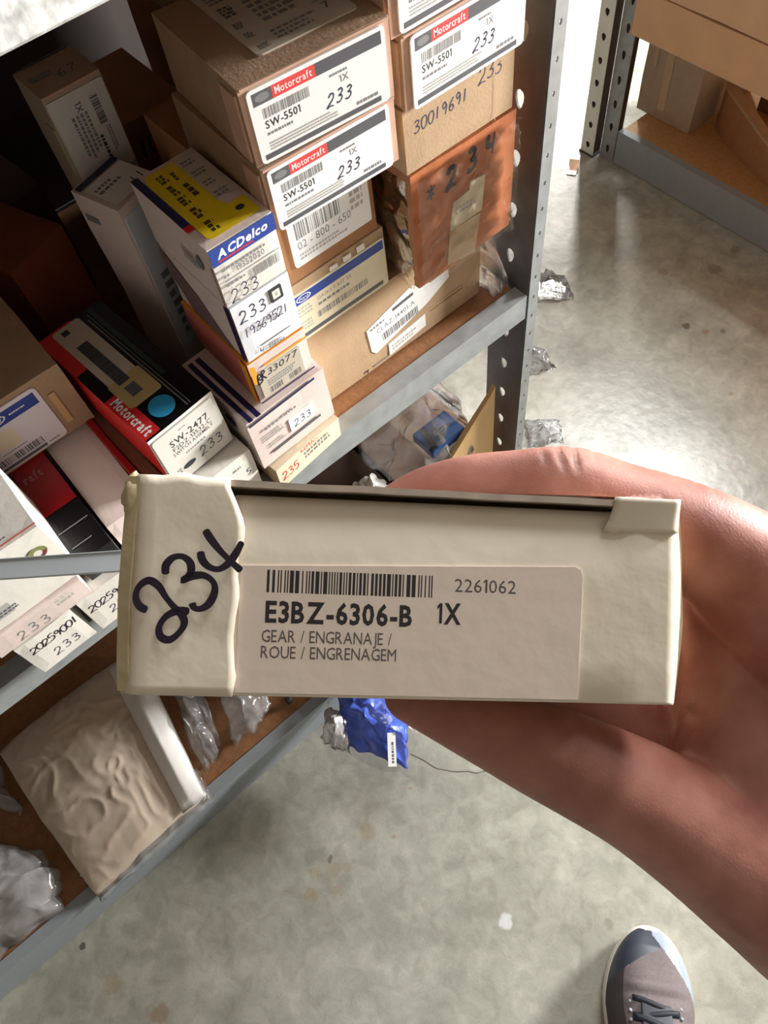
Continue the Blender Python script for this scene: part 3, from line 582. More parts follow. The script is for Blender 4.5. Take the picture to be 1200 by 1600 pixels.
boxobj('tape_tab', (.101, .106, -.0012, -.0004, .012, .045), tape, B)
# grey metal strip lying over the white boxes and out past the lip
ms = empty('metal_strip', 'flat grey metal strip sticking out over the white boxes towards the held box', 'metal strip', (-.25, .4660, .7460))
bm = bmesh.new(); add_box(bm, 0, .36, -.0068, .0068, 0, .0018, .0004); o = from_bm('strip', bm, mat('pale_grey_steel', (196, 206, 212), .45, var=.04), ms)
bm = bmesh.new(); add_box(bm, 0, .36, .0060, .0068, .0018, .0026, .0002); o = from_bm('turned_edge', bm, MATS['pale_grey_steel'], ms)
ms.rotation_euler = (0, 0, -.677)

# ------------------------------------------------------------------ bags
def pillow(name, corners, height, m, parent=None, amp=.006, freq=20, seedv=0, nx=44, ny=44, edge=.35, sag=0, zb=None):
    """a closed crumpled bag over four ground corners (a, b, c, d round the outline)"""
    a, b, c, d = [Vector(p) for p in corners]; v = []; f = []
    for side in (1, 0):
        for j in range(ny+1):
            for i in range(nx+1):
                u, t = i/nx, j/ny; p = (a*(1-u)+b*u)*(1-t) + (d*(1-u)+c*u)*t
                e = (min(u, 1-u)*2)**edge * (min(t, 1-t)*2)**edge if 0 < u < 1 and 0 < t < 1 else 0
                q = Vector((p.x*freq*.62, p.y*freq*.62, seedv)); n1 = 1-abs(noise.noise(q+noise.noise_vector(q*.6)*1.5)); n2 = noise.noise(q*2.7)
                rg = n1**4*amp*1.4 + n2*amp*.3
                wob = noise.noise_vector(Vector((u*6, t*6, seedv)))*amp*.9
                z = (height*e + rg*e) if side else .0006
                q_ = p + Vector((wob.x, wob.y, z))
                if (i in (0, nx) or j in (0, ny)) and not side: q_.z = p.z + .0004
                v.append(q_)
    k = (nx+1)*(ny+1)
    for j in range(ny):
        for i in range(nx): s = j*(nx+1)+i; f += [(s, s+1, s+nx+2, s+nx+1), (k+s, k+s+nx+1, k+s+nx+2, k+s+1)]
    rim = [i for i in range(nx+1)] + [j*(nx+1)+nx for j in range(1, ny+1)] + [ny*(nx+1)+i for i in range(nx-1, -1, -1)] + [j*(nx+1) for j in range(ny-1, 0, -1)]
    for i in range(len(rim)): x, y = rim[i], rim[(i+1) % len(rim)]; f.append((x, k+x, k+y, y))
    return from_data(name, v, f, m, parent, True)
ZB = .0762
S1 = empty('plastic_bag', 'large folded milky plastic packet with a thick white rolled edge on the bottom shelf', 'bag', (-.23, .46, ZB))
W2 = lambda p, r: tuple(Vector(p) - r.location)
o = pillow('milky_packet', [W2(q, S1) for q in ((-.318,.345,ZB),(-.142,.352,ZB),(-.120,.60,ZB),(-.335,.60,ZB))], .046, milk, S1, .0017, 50, 1.2, 80, 80, .16)
o = pillow('rolled_edge', [W2(q, S1) for q in ((-.176,.350,ZB+.028),(-.139,.348,ZB+.030),(-.104,.585,ZB+.022),(-.152,.59,ZB+.026))], .026, MILKW, S1, .0012, 14, 4.0, 16, 40, .35)
o = pillow('clear_wrap', [W2(q, S1) for q in ((-.318,.340,ZB),(-.137,.345,ZB),(-.132,.39,ZB+.02),(-.318,.38,ZB+.02))], .012, hazy, S1, .004, 30, 2.2, 40, 20, .2)
def bag(label, corners, h, m, seedv, amp=.014, freq=22, group=None, edge=.4, name='plastic_bag', n=46):
    c = sum((Vector(q) for q in corners), Vector())/4; r = empty(name, label, 'bag', c, 0, group)
    pillow('film', [tuple(Vector(q)-c) for q in corners], h, m, r, amp, freq, seedv, n, n, edge); return r
bag('crinkled clear bag at the front left corner of the bottom shelf', [(-.56,.366,ZB),(-.352,.368,ZB),(-.350,.44,ZB),(-.46,.60,ZB)], .050, hazy, 11, .016, 18)
bag('flat clear bag lying behind the milky packet on the far left', [(-.40,.66,ZB),(-.352,.50,ZB),(-.345,.64,ZB),(-.36,.76,ZB)], .03, clear, 12, .015, 20)
bag('clear bag squeezed against the right side of the milky packet', [(-.128,.384,ZB),(-.090,.398,ZB),(-.056,.53,ZB),(-.088,.56,ZB)], .045, hazy, 13, .008, 34)
r_ = bag('clear bag with folded corner and a light blue part inside, near the held box corner', [(-.080,.378,ZB+.004),(-.002,.396,ZB+.004),(.032,.50,ZB+.004),(-.034,.50,ZB+.004)], .045, hazy, 14, .009, 34)
bm = bmesh.new(); add_box(bm, -.030, .010, .02, .06, .002, .016, .006); from_bm('blue_part', bm, mat('light_blue_plastic', (96, 176, 224), .25), r_)
bm = bmesh.new(); add_box(bm, 0, .009, 0, .009, 0, .012, .0025); o = from_bm('black_cap', bm, rubber); o.location = (.014, .380, ZB); tag(o, 'small black cap on the brown board just below the held box', 'cap')
bm = bmesh.new()
# blue bag hanging over the bottom lip
T = empty('parts_bag', 'bright blue parts in a clear bag hanging over the bottom shelf lip', 'bag', (.09, .34, .079))
pillow('blue_parts', [W2(q, T) for q in ((.034,.300,.074),(.082,.208,.066),(.135,.262,.070),(.098,.366,.090))], .020, bluebag, T, .007, 34, 6, 50, 50, .35)
pillow('film', [W2(q, T) for q in ((.016,.306,.074),(.080,.188,.062),(.150,.262,.066),(.112,.400,.092))], .024, wrapm, T, .006, 30, 7, 50, 50, .3)
pillow('silver_corner', [W2(q, T) for q in ((.018,.308,.075),(.038,.272,.073),(.072,.312,.078),(.05,.340,.084))], .022, mat('silver_foil', (220, 222, 226), .22, metal=.6, bump=.6, bscale=80), T, .006, 40, 9, 20, 20, .3)
p = Print(W2((.0725,.214,.0895), T), (.62,.78,.02), (-.55,.42,.10), .0012); p.slab([(0,0),(.044,0),(.044,.011),(0,.011)], paper); p.fine(.004,.003,.036,.005,dgrey,1,3); p.done('label_strip', T)

# things stacked under the right end of the middle shelf, on the bottom board
bo = empty('open_carton', 'open brown carton under the middle shelf lip behind the thumb', 'box', (.13, .385, ZB))
bm = bmesh.new()
for a in ((0,.13,0,.004,0,.285),(0,.13,.156,.16,0,.285),(0,.004,.004,.156,0,.285),(.126,.13,.004,.156,0,.285),(.004,.126,.004,.156,0,.004)): add_box(bm, *a)
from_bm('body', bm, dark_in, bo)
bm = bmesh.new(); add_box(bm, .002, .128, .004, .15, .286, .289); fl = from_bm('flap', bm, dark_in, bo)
bc = carton('carton', 'closed brown carton under the bags beside the post', .268, .40, ZB, .118, .16, .285, card_dk, seam=tape)
env = empty('padded_envelope', 'tan padded envelope standing against the inside of the post below the middle shelf', 'envelope', (.352, .374, ZB))
bm = bmesh.new(); vs2 = []
for x, z, t in ((0,0,.004),(.040,0,.004),(.041,.385,.0015),(.034,.375,.0015),(-.050,.290,.003),(-.05,0,.003)): vs2.append((x, z, t))
bot = [bm.verts.new((x, -t, z)) for x, z, t in vs2]; top = [bm.verts.new((x, t+.002, z)) for x, z, t in vs2]
bm.faces.new(bot); bm.faces.new(top[::-1])
for i in range(6): bm.faces.new((bot[i], top[i], top[(i+1) % 6], bot[(i+1) % 6]))
from_bm('paper_body', bm, mat('manila_paper', (222, 184, 128), .6, var=.05, bump=.3, bscale=80), env)
zT = ZB + .287
rb = bag('cloudy clear bag with a blue boxed part inside, on the carton under the middle shelf', [(.262,.378,zT+.006),(.372,.376,zT+.006),(.388,.49,zT+.006),(.262,.50,zT+.006)], .088, hazy, 21, .020, 20)
bm = bmesh.new(); add_box(bm, -.016, .034, -.056, -.020, .030, .044, .002); q_ = from_bm('blue_box', bm, bluep, rb)
p = Print((-.015,-.055,.0445), (1,0.0,0), (0,1,0), .0006); p.oval(.026,.016,.009,.005,paper); p.oval(.026,.016,.0078,.0041,bluep); p.text('Ford',.0195,.0138,.0044,paper,.0135,shear=.3); p.poly([(.0,.0),(.008,.0),(.016,.033),(.009,.033)],black); p.done('emblem', q_)
bag('small white bag corner poking out on the brown carton under the shelf lip', [(.215,.392,zT+.004),(.250,.390,zT+.004),(.252,.42,zT+.004),(.215,.43,zT+.004)], .03, MILKW, 22, .01, 40, n=24)
r2 = bag('clear bag holding a dark brown part beside the post under the shelf lip', [(.325,.53,zT),(.398,.52,zT),(.398,.60,zT),(.33,.61,zT)], .10, clear, 23, .02, 26)
bm = bmesh.new(); add_box(bm, -.02, .03, -.03, .05, .002, .10, .004); from_bm('brown_part', bm, mat('dark_red_brown_plastic', (66, 38, 36), .3, var=.3), r2)
# clear bag at the end of the middle shelf, between the long carton and the post
r3 = bag('silvery clear bag tucked between the long carton and the post', [(.384,.372,Z0+.002),(.404,.372,Z0+.002),(.404,.45,Z0+.002),(.384,.45,Z0+.002)], .075, hazy, 25, .004, 40, n=30)
# scraps of film sticking out past the post
for k, (lb, q, hh) in enumerate((('torn white film scrap on the floor beside the post, nearest the thumb', [(.60,.485,0),(.655,.455,0),(.685,.49,0),(.635,.53,0)], .012),
        ('curled clear film scrap on the floor halfway up the post', [(.715,.60,0),(.765,.570,0),(.775,.625,0),(.735,.65,0)], .03),
        ('small white film scrap on the floor behind the post, farthest up', [(.85,.72,0),(.91,.665,0),(.935,.72,0),(.88,.77,0)], .04))):
    o = bag(lb, q, hh, hazy, 31+k, .010, 40, name='film_scrap', n=20); o['category'] = 'scrap'

# ------------------------------------------------------------------ far shelf contents
zs = .0745
g = carton('carton', 'pale grey tan carton with shiny tape, next to the far shelf upright', 1.345, .770, zs, .20, .135, .19, card_gr, rough=.001, mats={TP: card})
p = face((.2,.135,.19), LF, .001); p.poly([(.050,.02),(.068,.022),(.066,.16),(.048,.16)], mat('shiny_clear_tape', (200, 180, 150), .12, var=.05)); p.poly([(.02,.10),(.028,.10),(.028,.18),(.02,.18)], mat('shiny_clear_tape', (200, 180, 150), .12)); p.done('tape', g)
def band():
    r = empty('cardboard_strip', 'curved strip of brown cardboard standing on the far shelf board', 'cardboard', (1.36, .60, zs))
    path = smooth_line([(1.425,.760),(1.392,.735),(1.360,.670),(1.330,.590),(1.310,.50),(1.303,.43)], 6); v = []; f = []; n = len(path)
    for i, (x, y) in enumerate(path):
        hgt = .076 + .012*math.sin(i*.2); th = .004
        for dx, z in ((0,0),(0,hgt),(th,hgt),(th,0)): v.append((x+dx-1.36, y-.60, z + (0 if z == 0 else 0)))
    for i in range(n-1):
        for k in range(4): f.append((4*i+k, 4*i+(k+1) % 4, 4*i+4+(k+1) % 4, 4*i+4+k))
    f += [(0,1,2,3), tuple(4*(n-1)+k for k in (3,2,1,0))]
    from_data('bent_sheet', v, f, card_dk, r)
    v = []; f = []   # folded rim
    for i, (x, y) in enumerate(path):
        hgt = .076 + .012*math.sin(i*.2)
        for dx, z in ((-.001,hgt-.004),(-.001,hgt+.0012),(.020,hgt+.004),(.020,hgt)): v.append((x+dx-1.36, y-.60, z))
    for i in range(n-1):
        for k in range(4): f.append((4*i+k, 4*i+(k+1) % 4, 4*i+4+(k+1) % 4, 4*i+4+k))
    f += [(0,1,2,3), tuple(4*(n-1)+k for k in (3,2,1,0))]
    from_data('folded_rim', v, f, card_lt, r)
band()
carton('carton', 'dim brown carton deep on the far shelf behind the curved cardboard', 1.50, .42, zs, .15, .30, .12, mat('dim_grey_brown_card', (120, 100, 92), .8), seam=tape)
g = carton('carton', 'wide orange tan carton overhanging the second board of the far shelf', 1.232, .40, .2895, .36, .472, .078, card_or if False else mat('warm_tan_card', (214, 174, 138), .8, var=.05, scale=20), rough=.0015)
g = carton('carton', 'larger tan carton stacked on the overhanging one at the far shelf', 1.2335, .41, .3695, .35, .45, .26, mat('warm_tan_card_light', (216, 180, 146), .8, var=.05, scale=20), rough=.0015, seam=tape)
carton('carton', 'low tan carton on the floor beyond the bright strip behind the upright', 1.50, 1.28, .001, .30, .32, .10, card, yaw=.66, seam=tape)
# bent metal clip on the floor
cl = empty('metal_clip', 'small bent shiny metal clip lying on the floor by the far upright', 'clip', (1.188, .928, 0), .55)
bm = bmesh.new(); add_box(bm, -.020, .012, -.010, .010, .0005, .0025, .0004); add_box(bm, .010, .0125, -.010, .010, .002, .018, .0004); add_box(bm, .0125, .024, -.010, .010, .0155, .018, .0004); from_bm('bent_plate', bm, mat('bright_chrome', (220, 222, 224), .18, metal=.9), cl)

# ------------------------------------------------------------------ the shoe
def shoe():
    # toe at the origin of +x; length .28
    ax = Vector((.185, -.129, 0)) - Vector((.107, -.196, 0)); ang = math.atan2(ax.y, ax.x)
    r = empty('shoe', 'grey running shoe with dark toe cap, white sole and black laces at the bottom edge', 'shoe', (.185, -.129, 0), ang)
    def half(s):   # half width at distance s from the toe tip
        t = s/.29
        return .051*math.sqrt(max(0, 1-((.30-t)/.30)**2))**1.02 if t < .30 else .051 - .013*math.sin((t-.30)/.42*PI/2) if t < .72 else max(.0, .038*math.sqrt(max(0, 1-((t-.80)/.20)**2))) if t > .8 else .038
    def ring(z0, z1, k0, k1, name, m, ns=34, sub=None):
        v = []; f = []; L = [.29*(1-math.cos(PI*i/ns))/2 for i in range(ns+1)]
        left = [(-s, half(s)) for s in L]; right = [(-s, -half(s)) for s in L[::-1]][1:-1]; out = left+right; n = len(out)
        for z, k in ((z0, k0), ((z0+z1)/2, (k0+k1)/2+.02), (z1, k1)):
            for x, y in out: v.append(((x+.11)*k-.11, y*k, z + .006*max(0, (x+.05)/.05)*(1)))
        for q in range(2):
            for i in range(n): f.append((q*n+i, q*n+(i+1) % n, (q+1)*n+(i+1) % n, (q+1)*n+i))
        f += [tuple(range(n-1,-1,-1)), tuple(range(2*n, 3*n))]
        return from_data(name, v, f, m, r, True)
    ring(0.0005, .012, 1.0, 1.03, 'outsole', mat('white_sole', (232, 226, 214), .5, var=.03))
    ring(.012, .026, 1.03, .985, 'midsole', mat('white_midsole', (238, 234, 224), .45, var=.03))
    def H(s):
        pts = [(0,.028),(.02,.040),(.05,.051),(.085,.062),(.12,.079),(.16,.092),(.20,.092),(.25,.086),(.29,.080)]
        for (a, h0), (b, h1) in zip(pts, pts[1:]):
            if s <= b: t = (s-a)/(b-a); return h0+(h1-h0)*t
        return .08
    ns, nr = 150, 90; v = []; f = []; mi = []
    for i in range(ns+1):
        s = .003 + .284*(1-math.cos(PI*i/ns))/2; hw = half(s)*.965; h = H(s)-.024
        for j in range(nr+1):
            a = PI*j/nr; ca = math.cos(a); sa = math.sin(a); x = -s; pw = .75
            y = hw*(abs(ca)**pw)*(1 if ca > 0 else -1)*(1-.25*sa*min(1, s/.12)); z = .024 + h*(sa**.8)
            n = noise.noise(Vector((x*45, y*30, 1)))*.0016 + (.0018*math.sin(s*330)*max(0, sa-.4) if .055 < s < .10 else 0)
            v.append((x, y, z+n))
    for i in range(ns):
        s = .29*(1-math.cos(PI*(i+.5)/ns))/2
        for j in range(nr):
            k = i*(nr+1)+j
            if .135 < s < .235 and nr*.3 < j < nr*.7: continue     # ankle opening
            f.append((k, k+1, k+nr+2, k+nr+1)); jj = j/nr
            mi.append(2 if (jj > .5 and s < .012+.16*(jj-.55) and s < .075) else 1 if (jj <= .62 and s < .066-.085*jj) else 3 if (jj < .24) else 0)
    o = from_data('upper', v, f, [mat('grey_mesh_fabric', (112, 102, 102), .75, var=.12, scale=300, bump=.5, bscale=900), mat('dark_toe_cap', (52, 58, 70), .35, var=.15), mat('pale_toe_overlay', (150, 160, 178), .25, var=.1), mat('dark_side_mesh', (64, 58, 60), .7, var=.15)], r, True, mi)
    s_ = o.modifiers.new('solid', 'SOLIDIFY'); s_.thickness = .002; s_.offset = -1
    bm = bmesh.new(); add_box(bm, -.150, -.078, -.017, .017, 0, .005, .002)
    for q in bm.verts: q.co.z += .058 + (-.078-q.co.x)*.42 + .0005
    from_bm('tongue', bm, mat('dark_tongue', (58, 62, 72), .6, var=.2), r, True)
    for k in range(7):
        s = .080+.009*k; bm = bmesh.new(); prev = None
        pts = [(-s-.004*math.cos(i/10*PI)*(1 if k % 2 else -1), .026-.052*i/10, H(s)+.0035-.0045*(2*i/10-1)**2*1.2) for i in range(11)]
        for x, y, z in pts:
            rg = [bm.verts.new((x+.0036*math.cos(q*PI/3), y, z+.002*math.sin(q*PI/3))) for q in range(6)]
            if prev:
                for q in range(6): bm.faces.new((prev[q], prev[(q+1) % 6], rg[(q+1) % 6], rg[q]))
            else: bm.faces.new(rg[::-1])
            prev = rg
        bm.faces.new(prev); from_bm('lace', bm, mat('black_lace', (34, 38, 48), .6, var=.2), r, True)
        for sy in (-1, 1):
            bm = bmesh.new(); bmesh.ops.create_uvsphere(bm, u_segments=8, v_segments=5, radius=.0022, matrix=Matrix.Translation((-s, sy*.0285, H(s)-.0035))); from_bm('eyelet', bm, mat('eyelet_grey', (170, 176, 186), .4), r, True)
shoe()

# ------------------------------------------------------------------ the held box
HB = Matrix((((0.751734, 0.148186, 0.642602, -0.022549),
 (-0.627388, 0.460917, 0.627646, 0.080170),
 (-0.203178, -0.874984, 0.439457, 0.995365),
 (0.000000, 0.000000, 0.000000, 1.000000))))
BW, BH, BD = .12, .0455, .10
hb = empty('gear_box', 'worn white parts box marked 234 held up in front, thumb on its top', 'box', (0,0,0)); hb.matrix_world = HB
card_w = mat('worn_white_card', (232, 221, 202), .55, var=.03, scale=25, bump=.25, bscale=120, spec=.35)
card_y = mat('yellowed_card', (196, 182, 144), .6, var=.08, scale=60, bump=.3, bscale=200)
card_i = mat('grey_brown_card_core', (182, 168, 154), .85, var=.15, scale=200)
def sx(px): return (px-205)*.0001402
def held():
    # shell: back, bottom, sides, with the left side bulging outward
    prof = [(.0012,.0004),(-.0012,.0016),(-.0022,.006),(-.0016,.03),(0,BD),(BW,BD),(BW+.0006,.06),(BW+.0009,.02),(BW-.0003,.0006)]
    nz = 10; v = []; f = []; n = len(prof)
    for k in range(nz+1):
        z = BH*k/nz
        for i, (x, y) in enumerate(prof):
            bul = math.sin(k/nz*PI)
            dx = (-.0008*bul if i < 4 else .0014*bul*(1 if i in (6,7,8) else 0)) + noise.noise(Vector((x*60, y*30, z*90)))*.0005
            v.append((x+dx, y, z))
    for k in range(nz):
        for i in range(n-1): f.append((k*n+i, k*n+i+1, (k+1)*n+i+1, (k+1)*n+i))
    f.append(tuple(range(n)))
    sh = from_data('shell', v, f, [card_y], hb); s = sh.modifiers.new('t', 'SOLIDIFY'); s.thickness = .0006; s.offset = -1
    # front panel: flat below, leaning back above the crease, rolled over at its top edge
    x0, x1 = sx(352), BW-.0002; nx = 46; rows = [(0,0.0004),(.0006,0),(.010,0),(.020,.0001),(.027,0.0),(.0295,.0001),(.0320,.0004),(.036,.0010),(.0395,.0018),(.0412,.0024),(.0426,.0036),(.0430,.006),(.0420,.012)]
    v = []; f = []
    for k, (z, y) in enumerate(rows):
        for i in range(nx+1):
            u = i/nx; x = x0+(x1-x0)*u; xr = x
            if u > .86: pull = min(1, (u-.86)/.04); zz = z + (BH*1.0-z)*(0) ; yy = y*(1-pull*.75)
            else: zz, yy = z, y
            edge = .0011*math.sin(min(1, max(0, z/BH))*PI) if i == nx else 0
            wv = (noise.noise(Vector((x*90, z*160, 2)))*.00022 + noise.noise(Vector((x*25, z*50, 5)))*.0003)*(.08 if z < .0325 else .7 if z < .037 else 1)
            v.append((xr+edge, yy+wv, zz))
    for k in range(len(rows)-1):
        for i in range(nx): a = k*(nx+1)+i; f.append((a, a+1, a+nx+2, a+nx+1))
    fp = from_data('front_panel', v, f, [card_w], hb, True); s = fp.modifiers.new('t', 'SOLIDIFY'); s.thickness = .0005; s.offset = -1
    # left strip: a paper flap stuck over the corner with a torn right edge
    nx, nzz = 14, 22; v = []; f = []
    for k in range(nzz+3):
        t = min(1, k/nzz); z = BH*t*1.012
        tear = sx(365) + .0004*math.sin(t*17) + (.0010*math.sin((t-.62)/.2*PI) if .62 < t < .82 else 0) - (max(0, t-.82)*.016)
        if t > .93: tear = sx(347)
        for i in range(nx+1):
            u = i/nx; x = .0002 + (tear-.0002)*u; jag = .0004*noise.noise(Vector((t*40, 1, 1)))*(1 if i == nx else 0)
            y = -.0011 + noise.noise(Vector((x*80, z*80, 7)))*.0004 + (.0016 if i == 0 else .0004 if i == 1 else 0)
            zz = z + noise.noise(Vector((x*150, 3, 3)))*(.0009 if t > .9 else 0)
            if k > nzz: y += .004*(k-nzz); zz = BH*1.012 + .0002
            v.append((x+jag, y, zz))
    for k in range(nzz+2):
        for i in range(nx): a = k*(nx+1)+i; f.append((a, a+1, a+nx+2, a+nx+1))
    o = from_data('torn_paper_flap', v, f, [card_w], hb, True); s = o.modifiers.new('t', 'SOLIDIFY'); s.thickness = .0004; s.offset = -1
    # crumpled corner at the upper left
    bm = bmesh.new(); bmesh.ops.create_icosphere(bm, subdivisions=3, radius=1)
    for q in bm.verts:
        d = 1 + .35*noise.noise(q.co*2.2+Vector((3,1,2)))
        q.co = Vector((-.0006+q.co.x*.0024*d, .0032+q.co.y*.0035*d, BH-.0042+q.co.z*.0052*d))
    from_bm('crushed_corner', bm, card_y, hb, True)
    # top lid and its raw edge, right tab
    bm = bmesh.new(); add_box(bm, 0, 1, 0, 1, 0, 1)
    for q in bm.verts:
        u, t, w_ = q.co; X = sx(338) + (sx(962)-sx(338))*u; q.co = Vector((X, -.0004+t*(BD+.0004), BH - .0012 - .0003*u + w_*.0014))
    bmesh.ops.subdivide_edges(bm, edges=bm.edges[:], cuts=8, use_grid_fill=True)
    for q in bm.verts: q.co.z += noise.noise(Vector((q.co.x*70, 1, 1)))*.0003
    from_bm('lid', bm, card_i, hb)
    bm = bmesh.new(); add_box(bm, 0, .0185, 0.006, BD, BH-.0012, BH-.0004); from_bm('lid_corner', bm, card_w, hb)
    nx = 10; v = []; f = []
    for k in range(9):
        t = k/8; z = .0385+(BH+.0006-.0385)*t
        for i in range(nx+1):
            u = i/nx; xl = sx(952) - .002*(1-t)**2; x = xl + (BW-.0002-xl)*u
            y = -.0006 + .0011*(1-t) + (.0012*(1-t)*(1-u)) + noise.noise(Vector((x*120, z*120, 9)))*.0003; zz = z + (noise.noise(Vector((x*260,0,4)))*.0006 if k == 8 else 0)
            v.append((x, y, zz))
    for k in range(8):
        for i in range(nx): a = k*(nx+1)+i; f.append((a, a+1, a+nx+2, a+nx+1))
    o = from_data('right_tab', v, f, [card_w], hb, True); s = o.modifiers.new('t', 'SOLIDIFY'); s.thickness = .0009; s.offset = 1
    bm = bmesh.new(); add_box(bm, sx(955), BW, .0002, BD, BH-.0008, BH); from_bm('lid_corner', bm, card_w, hb)
    # sticker and print
    p = Print((0,0,0), (1,0,0), (0,0,1), .00035)
    sc = .0001402
    def S(x, y): return (sx(x), .0455 - (y-(743+(x-205)*.0525))*(.0455/(341-(x-205)*.031)))
    lab = mat('label_on_white', (226, 210, 196), .5, var=.02, scale=20, bump=.12, bscale=150)
    a, b = S(378, 1090), S(902, 1098); cx = [S(370, 884), S(890, 884), S(903, 897)]
    p.slab([(sx(368), .0008), (sx(900), .0008), (sx(903), S(903, 905)[1]), (sx(900), S(900, 893)[1]), (sx(890), S(890, 888)[1]), (sx(368), S(368, 884)[1])], lab)
    ba = S(408, 926); p.bars(ba[0], ba[1], sc*257, .0048, mat('label_ink', (44, 40, 42), .5), 5, 44)
    li = MATS['label_ink']; lg = mat('label_ink_soft', (92, 84, 84), .5)
    q = S(698, 926); p.text('2261062', q[0], q[1], .0029, lg, sc*100, bold=.0)
    q = S(408, 972); p.text('E3BZ-6306-B', q[0], q[1], .0044, li, sc*228, bold=.03)
    q = S(672, 975); p.text('1X', q[0], q[1], .0044, li, sc*40, bold=.03)
    q = S(404, 1003); p.text('GEAR / ENGRANAJE /', q[0], q[1], .0026, lg, sc*200)
    q = S(404, 1028); p.text('ROUE / ENGRENAGEM', q[0], q[1], .0026, lg, sc*208)
    p.done('printed_label', hb)
    p = Print((0,-.0017,0), (1,0,0), (0,0,1), .00035)
    def Q(l): return [S(150+x/2.4, 700+y/2.4) for x, y in l]
    wd = .0016
    p.stroke(Q([(205,608),(178,592),(163,560),(172,520),(205,497),(240,518),(268,560),(300,598),(328,628),(336,660),(316,695),(286,717),(256,704),(250,668),(272,630),(312,610),(352,612)]), wd, marker)
    p.stroke(Q([(262,475),(262,440),(285,412),(318,408),(345,430),(350,465),(332,492),(322,497),(352,482),(395,478),(430,502),(437,540),(420,582),(392,602),(368,598),(360,580)]), wd, marker)
    p.stroke(Q([(380,388),(388,420),(412,446),(448,455),(482,432),(506,395),(526,352)]), wd, marker)
    p.stroke(Q([(392,308),(414,342),(448,385),(488,425),(528,462)]), wd, marker)
    p.done('handwritten_number', hb)
held()

